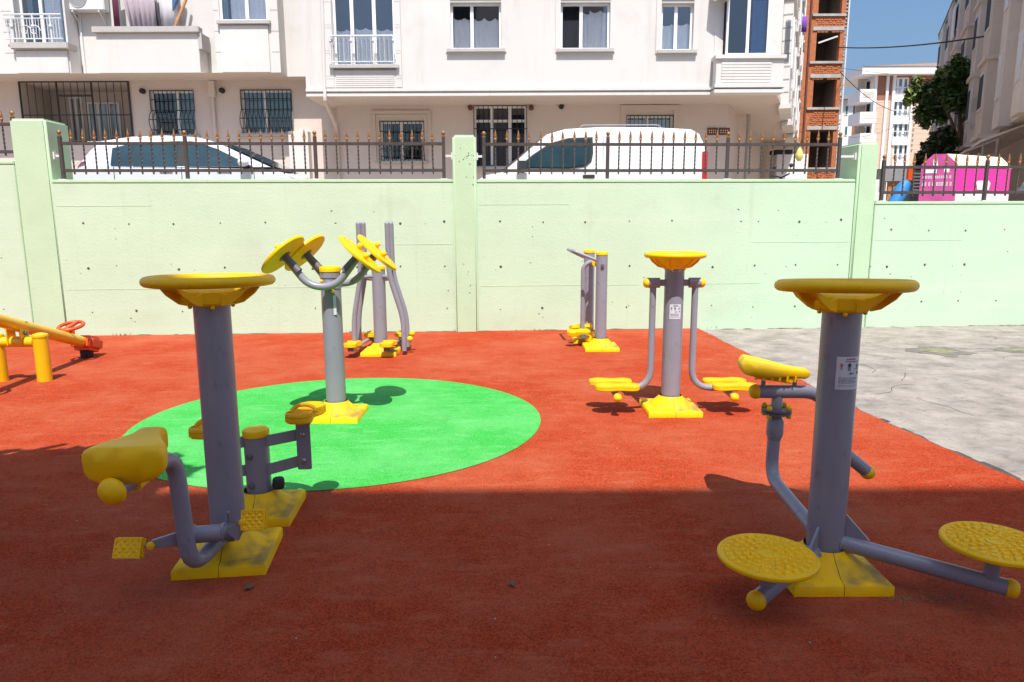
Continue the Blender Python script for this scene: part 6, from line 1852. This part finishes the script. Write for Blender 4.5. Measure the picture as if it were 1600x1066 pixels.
for i in range(6):
    z = r[3] - .1 - .12 * i; mb = MB(); FQ.box(mb, r[0] + .08, r[1] - .1, z - .05, z, .002, .03); mb.build('louvre', 'metalw', t, world=True, smooth=False)
q = at(1598, 292, 24); t = thing('parked_car', (q.x + 1.2, 24.4, STZ), 'dark car at the right edge beyond the pink bin', 'car', rz=math.atan2(RD.y, RD.x))
prof = [(-2.0, .25), (-2.05, .6), (-1.95, .9), (-1.3, .95), (1.0, .93), (1.7, .82), (2.0, .62), (2.05, .35), (1.95, .2)]
car(t, 0, 0, 0, 0, 0, 0, 'steeld', prof)
mb = MB(); gp = [(-1.75, .93), (-1.2, 1.38), (-.2, 1.42), (.3, 1.34), (1.1, .92)]
for y_ in (-.8, -.6, .6, .8):
    for x, z in gp: mb.v.append(V((x, y_ if z < 1 else y_ * .8, z)))
for i in range(3):
    for j in range(4): a = i * 5 + j; mb.f.append((a, a + 1, a + 6, a + 5))
mb.f += [(4, 3, 2, 1, 0), (15, 16, 17, 18, 19)]; mb.build('cabin', 'cglass', t)
for wx in (-1.3, 1.3):
    for y_ in (-.76, .76): make_wheel(t, wx, y_)
# under the overhang at the building corner
q = at(1240, 270, 30); t = thing('white_container', (q.x, 30, STZ), 'white cabinet with dark slot under the building corner', 'cabinet')
FQ = Fr((0, 30), (1, 0)); r = rect(1213, 1262, 241, 285, 30); mb = MB(); FQ.box(mb, r[0], r[1], STZ, r[3], -.8, 0); mb.build('casing', 'farwhite', t, world=True, smooth=False, bevel=.02)
r2 = rect(1212, 1238, 234, 240, 30); mb = MB(); FQ.box(mb, r2[0], r2[1], r2[2], r2[3], -.7, .02); mb.build('top_slot', 'black', t, world=True, smooth=False)
q = at(1195, 275, 17.5); t = thing('motor_scooter', (q.x, 17.5, STZ), 'dark motor scooter under the building corner, seen through fence', 'scooter', rz=.3)
for x in (-.6, .62):
    qm = M.Translation((x, 0, .24)) @ M.Rotation(R(90), 4, 'X'); mb = MB(); mb.lathe([(.13, -.05), (.24, -.05), (.25, 0), (.24, .05), (.13, .05)], 18, qm); w_ = mb.build('wheel', 'tyre', t); mb = MB(); mb.lathe([(0, -.03), (.14, -.03), (.14, .03), (0, .03)], 12, qm); mb.build('rim', 'grey', w_)
mb = MB(); mb.prism([(-.85, .42), (-.75, .72), (-.1, .70), (.0, .36), (.38, .34), (.52, .95), (.60, .92), (.50, .28), (-.5, .26)], -.14, .14, M.Rotation(R(90), 4, 'X')); mb.build('body', 'steeld', t, bevel=.03)
mb = MB(); mb.box((-.80, -.14, .73), (-.08, .14, .84)); mb.build('seat', 'black', t, bevel=.04)
mb = MB(); mb.tube([V((.62, 0, .25)), V((.46, 0, 1.05))], .03, 8); mb.tube([V((.44, -.33, 1.1)), V((.48, 0, 1.03)), V((.44, .33, 1.1))], .02, 8); mb.build('handlebar', 'black', t)
for y_ in (-.28, .28): mb = MB(); mb.tube([V((.45, y_, 1.08)), V((.5, y_ * 1.1, 1.28))], .008, 6); mb.ball(V((.5, y_ * 1.1, 1.3)), .05, 8); mb.build('mirror', 'black', t)
# yellow bag on the fence
u, z = wu(1252, 240); t = thing('plastic_bag', WF.p(u * 1.0, z, -.06), 'pale yellow plastic float tied to the fence by green string', 'float')
mb = MB(); mb.lathe([(0, -.10), (.025, -.095), (.048, -.05), (.052, -.015), (.035, .04), (.016, .075), (0, .095)], 14); mb.build('shell', 'lime', t)
mb = MB(); mb.tube([V((0, 0, .09)), V((.01, -.03, .2)), V((.0, -.045, .3))], .006, 6); mb.tube([V((.0, -.045, .26)), V((.02, -.05, .18)), V((.03, -.04, .12))], .004, 5); mb.build('string', 'weed', t)

# ------------------------------------------------------------------ cables across the street
def cable(label, P0, P1, sag, r):
    mb = MB(); pts = [P0.lerp(P1, i / 24) - V((0, 0, sag * 4 * (i / 24) * (1 - i / 24))) for i in range(25)]
    mb.tube(pts, r, 6); return tag(mb.build('overhead_cable', 'cable'), label, 'cable', 'cables over the side street')
cable('thick black cable sagging across the sky to the shaded building', at(1308, 74, 44), at(1640, 38, 27), .30, .035)
cable('thin cable slanting down past the tan building balconies', at(1312, 112, 44), at(1398, 174, 60), .35, .022)
cable('hair-thin wire high above the tan building roof', at(1312, 106, 44), at(1460, 118, 50), .12, .010)
cable('thin wire rising right before the tan building windows', at(1330, 215, 60), at(1432, 180, 60), .4, .014)

# ------------------------------------------------------------------ what stands behind the camera and throws the shade
sb = thing('apartment_building', (.5, -6.6, 0), 'plain rendered building behind the viewer whose shade covers the red ground', 'building')
HB = (3.84 + 6.6) * math.tan(SUN_EL)
mb = MB(); mb.box((-4.6, -15, -.1), (5.6, -6.6, HB)); mb.build('block', 'white', sb, world=True, smooth=False)  # unseen block, kept narrow so more sky light reaches the shaded ground
for f_ in range(6):
    for i in range(3):
        x = -3.4 + i * 3.2; mb = MB(); mb.box((x, -6.6, 1.0 + f_ * 3.1), (x + 1.3, -6.56, 2.5 + f_ * 3.1)); mb.build('window', 'dark', sb, world=True, smooth=False)
# courtyard tree beside the viewer: its crown throws the leafy edge of shade
t = thing('courtyard_tree', (-4.6, 1.4, 0), 'leafy tree beside the viewer whose shade edges the red ground at left', 'tree')
mb = MB(); limb(mb, [V((-4.6, 1.4, -.05)), V((-4.5, 1.4, 2.2)), V((-4.2, 1.6, 4.4)), V((-3.9, 1.6, 6.0))], .16, .05); limb(mb, [V((-4.4, 1.45, 3)), V((-3.4, 1.9, 4.4)), V((-2.9, 2.0, 5.2))], .08, .03); mb.build('trunk', 'bark', t, world=True)
leaf_cloud('crown', 'leaf', t, [(-2.55, 1.62, 5.0, .50), (-2.95, 1.42, 5.0, .60), (-3.4, 1.0, 5.0, .75), (-4.2, .62, 5.2, .95), (-5.2, .55, 5.0, 1.0), (-2.1, 1.42, 5.0, .42), (-2.9, .85, 5.1, .75), (-3.6, .4, 5.0, .8), (-2.3, 1.0, 5.0, .6)], 17000, .115, 17)
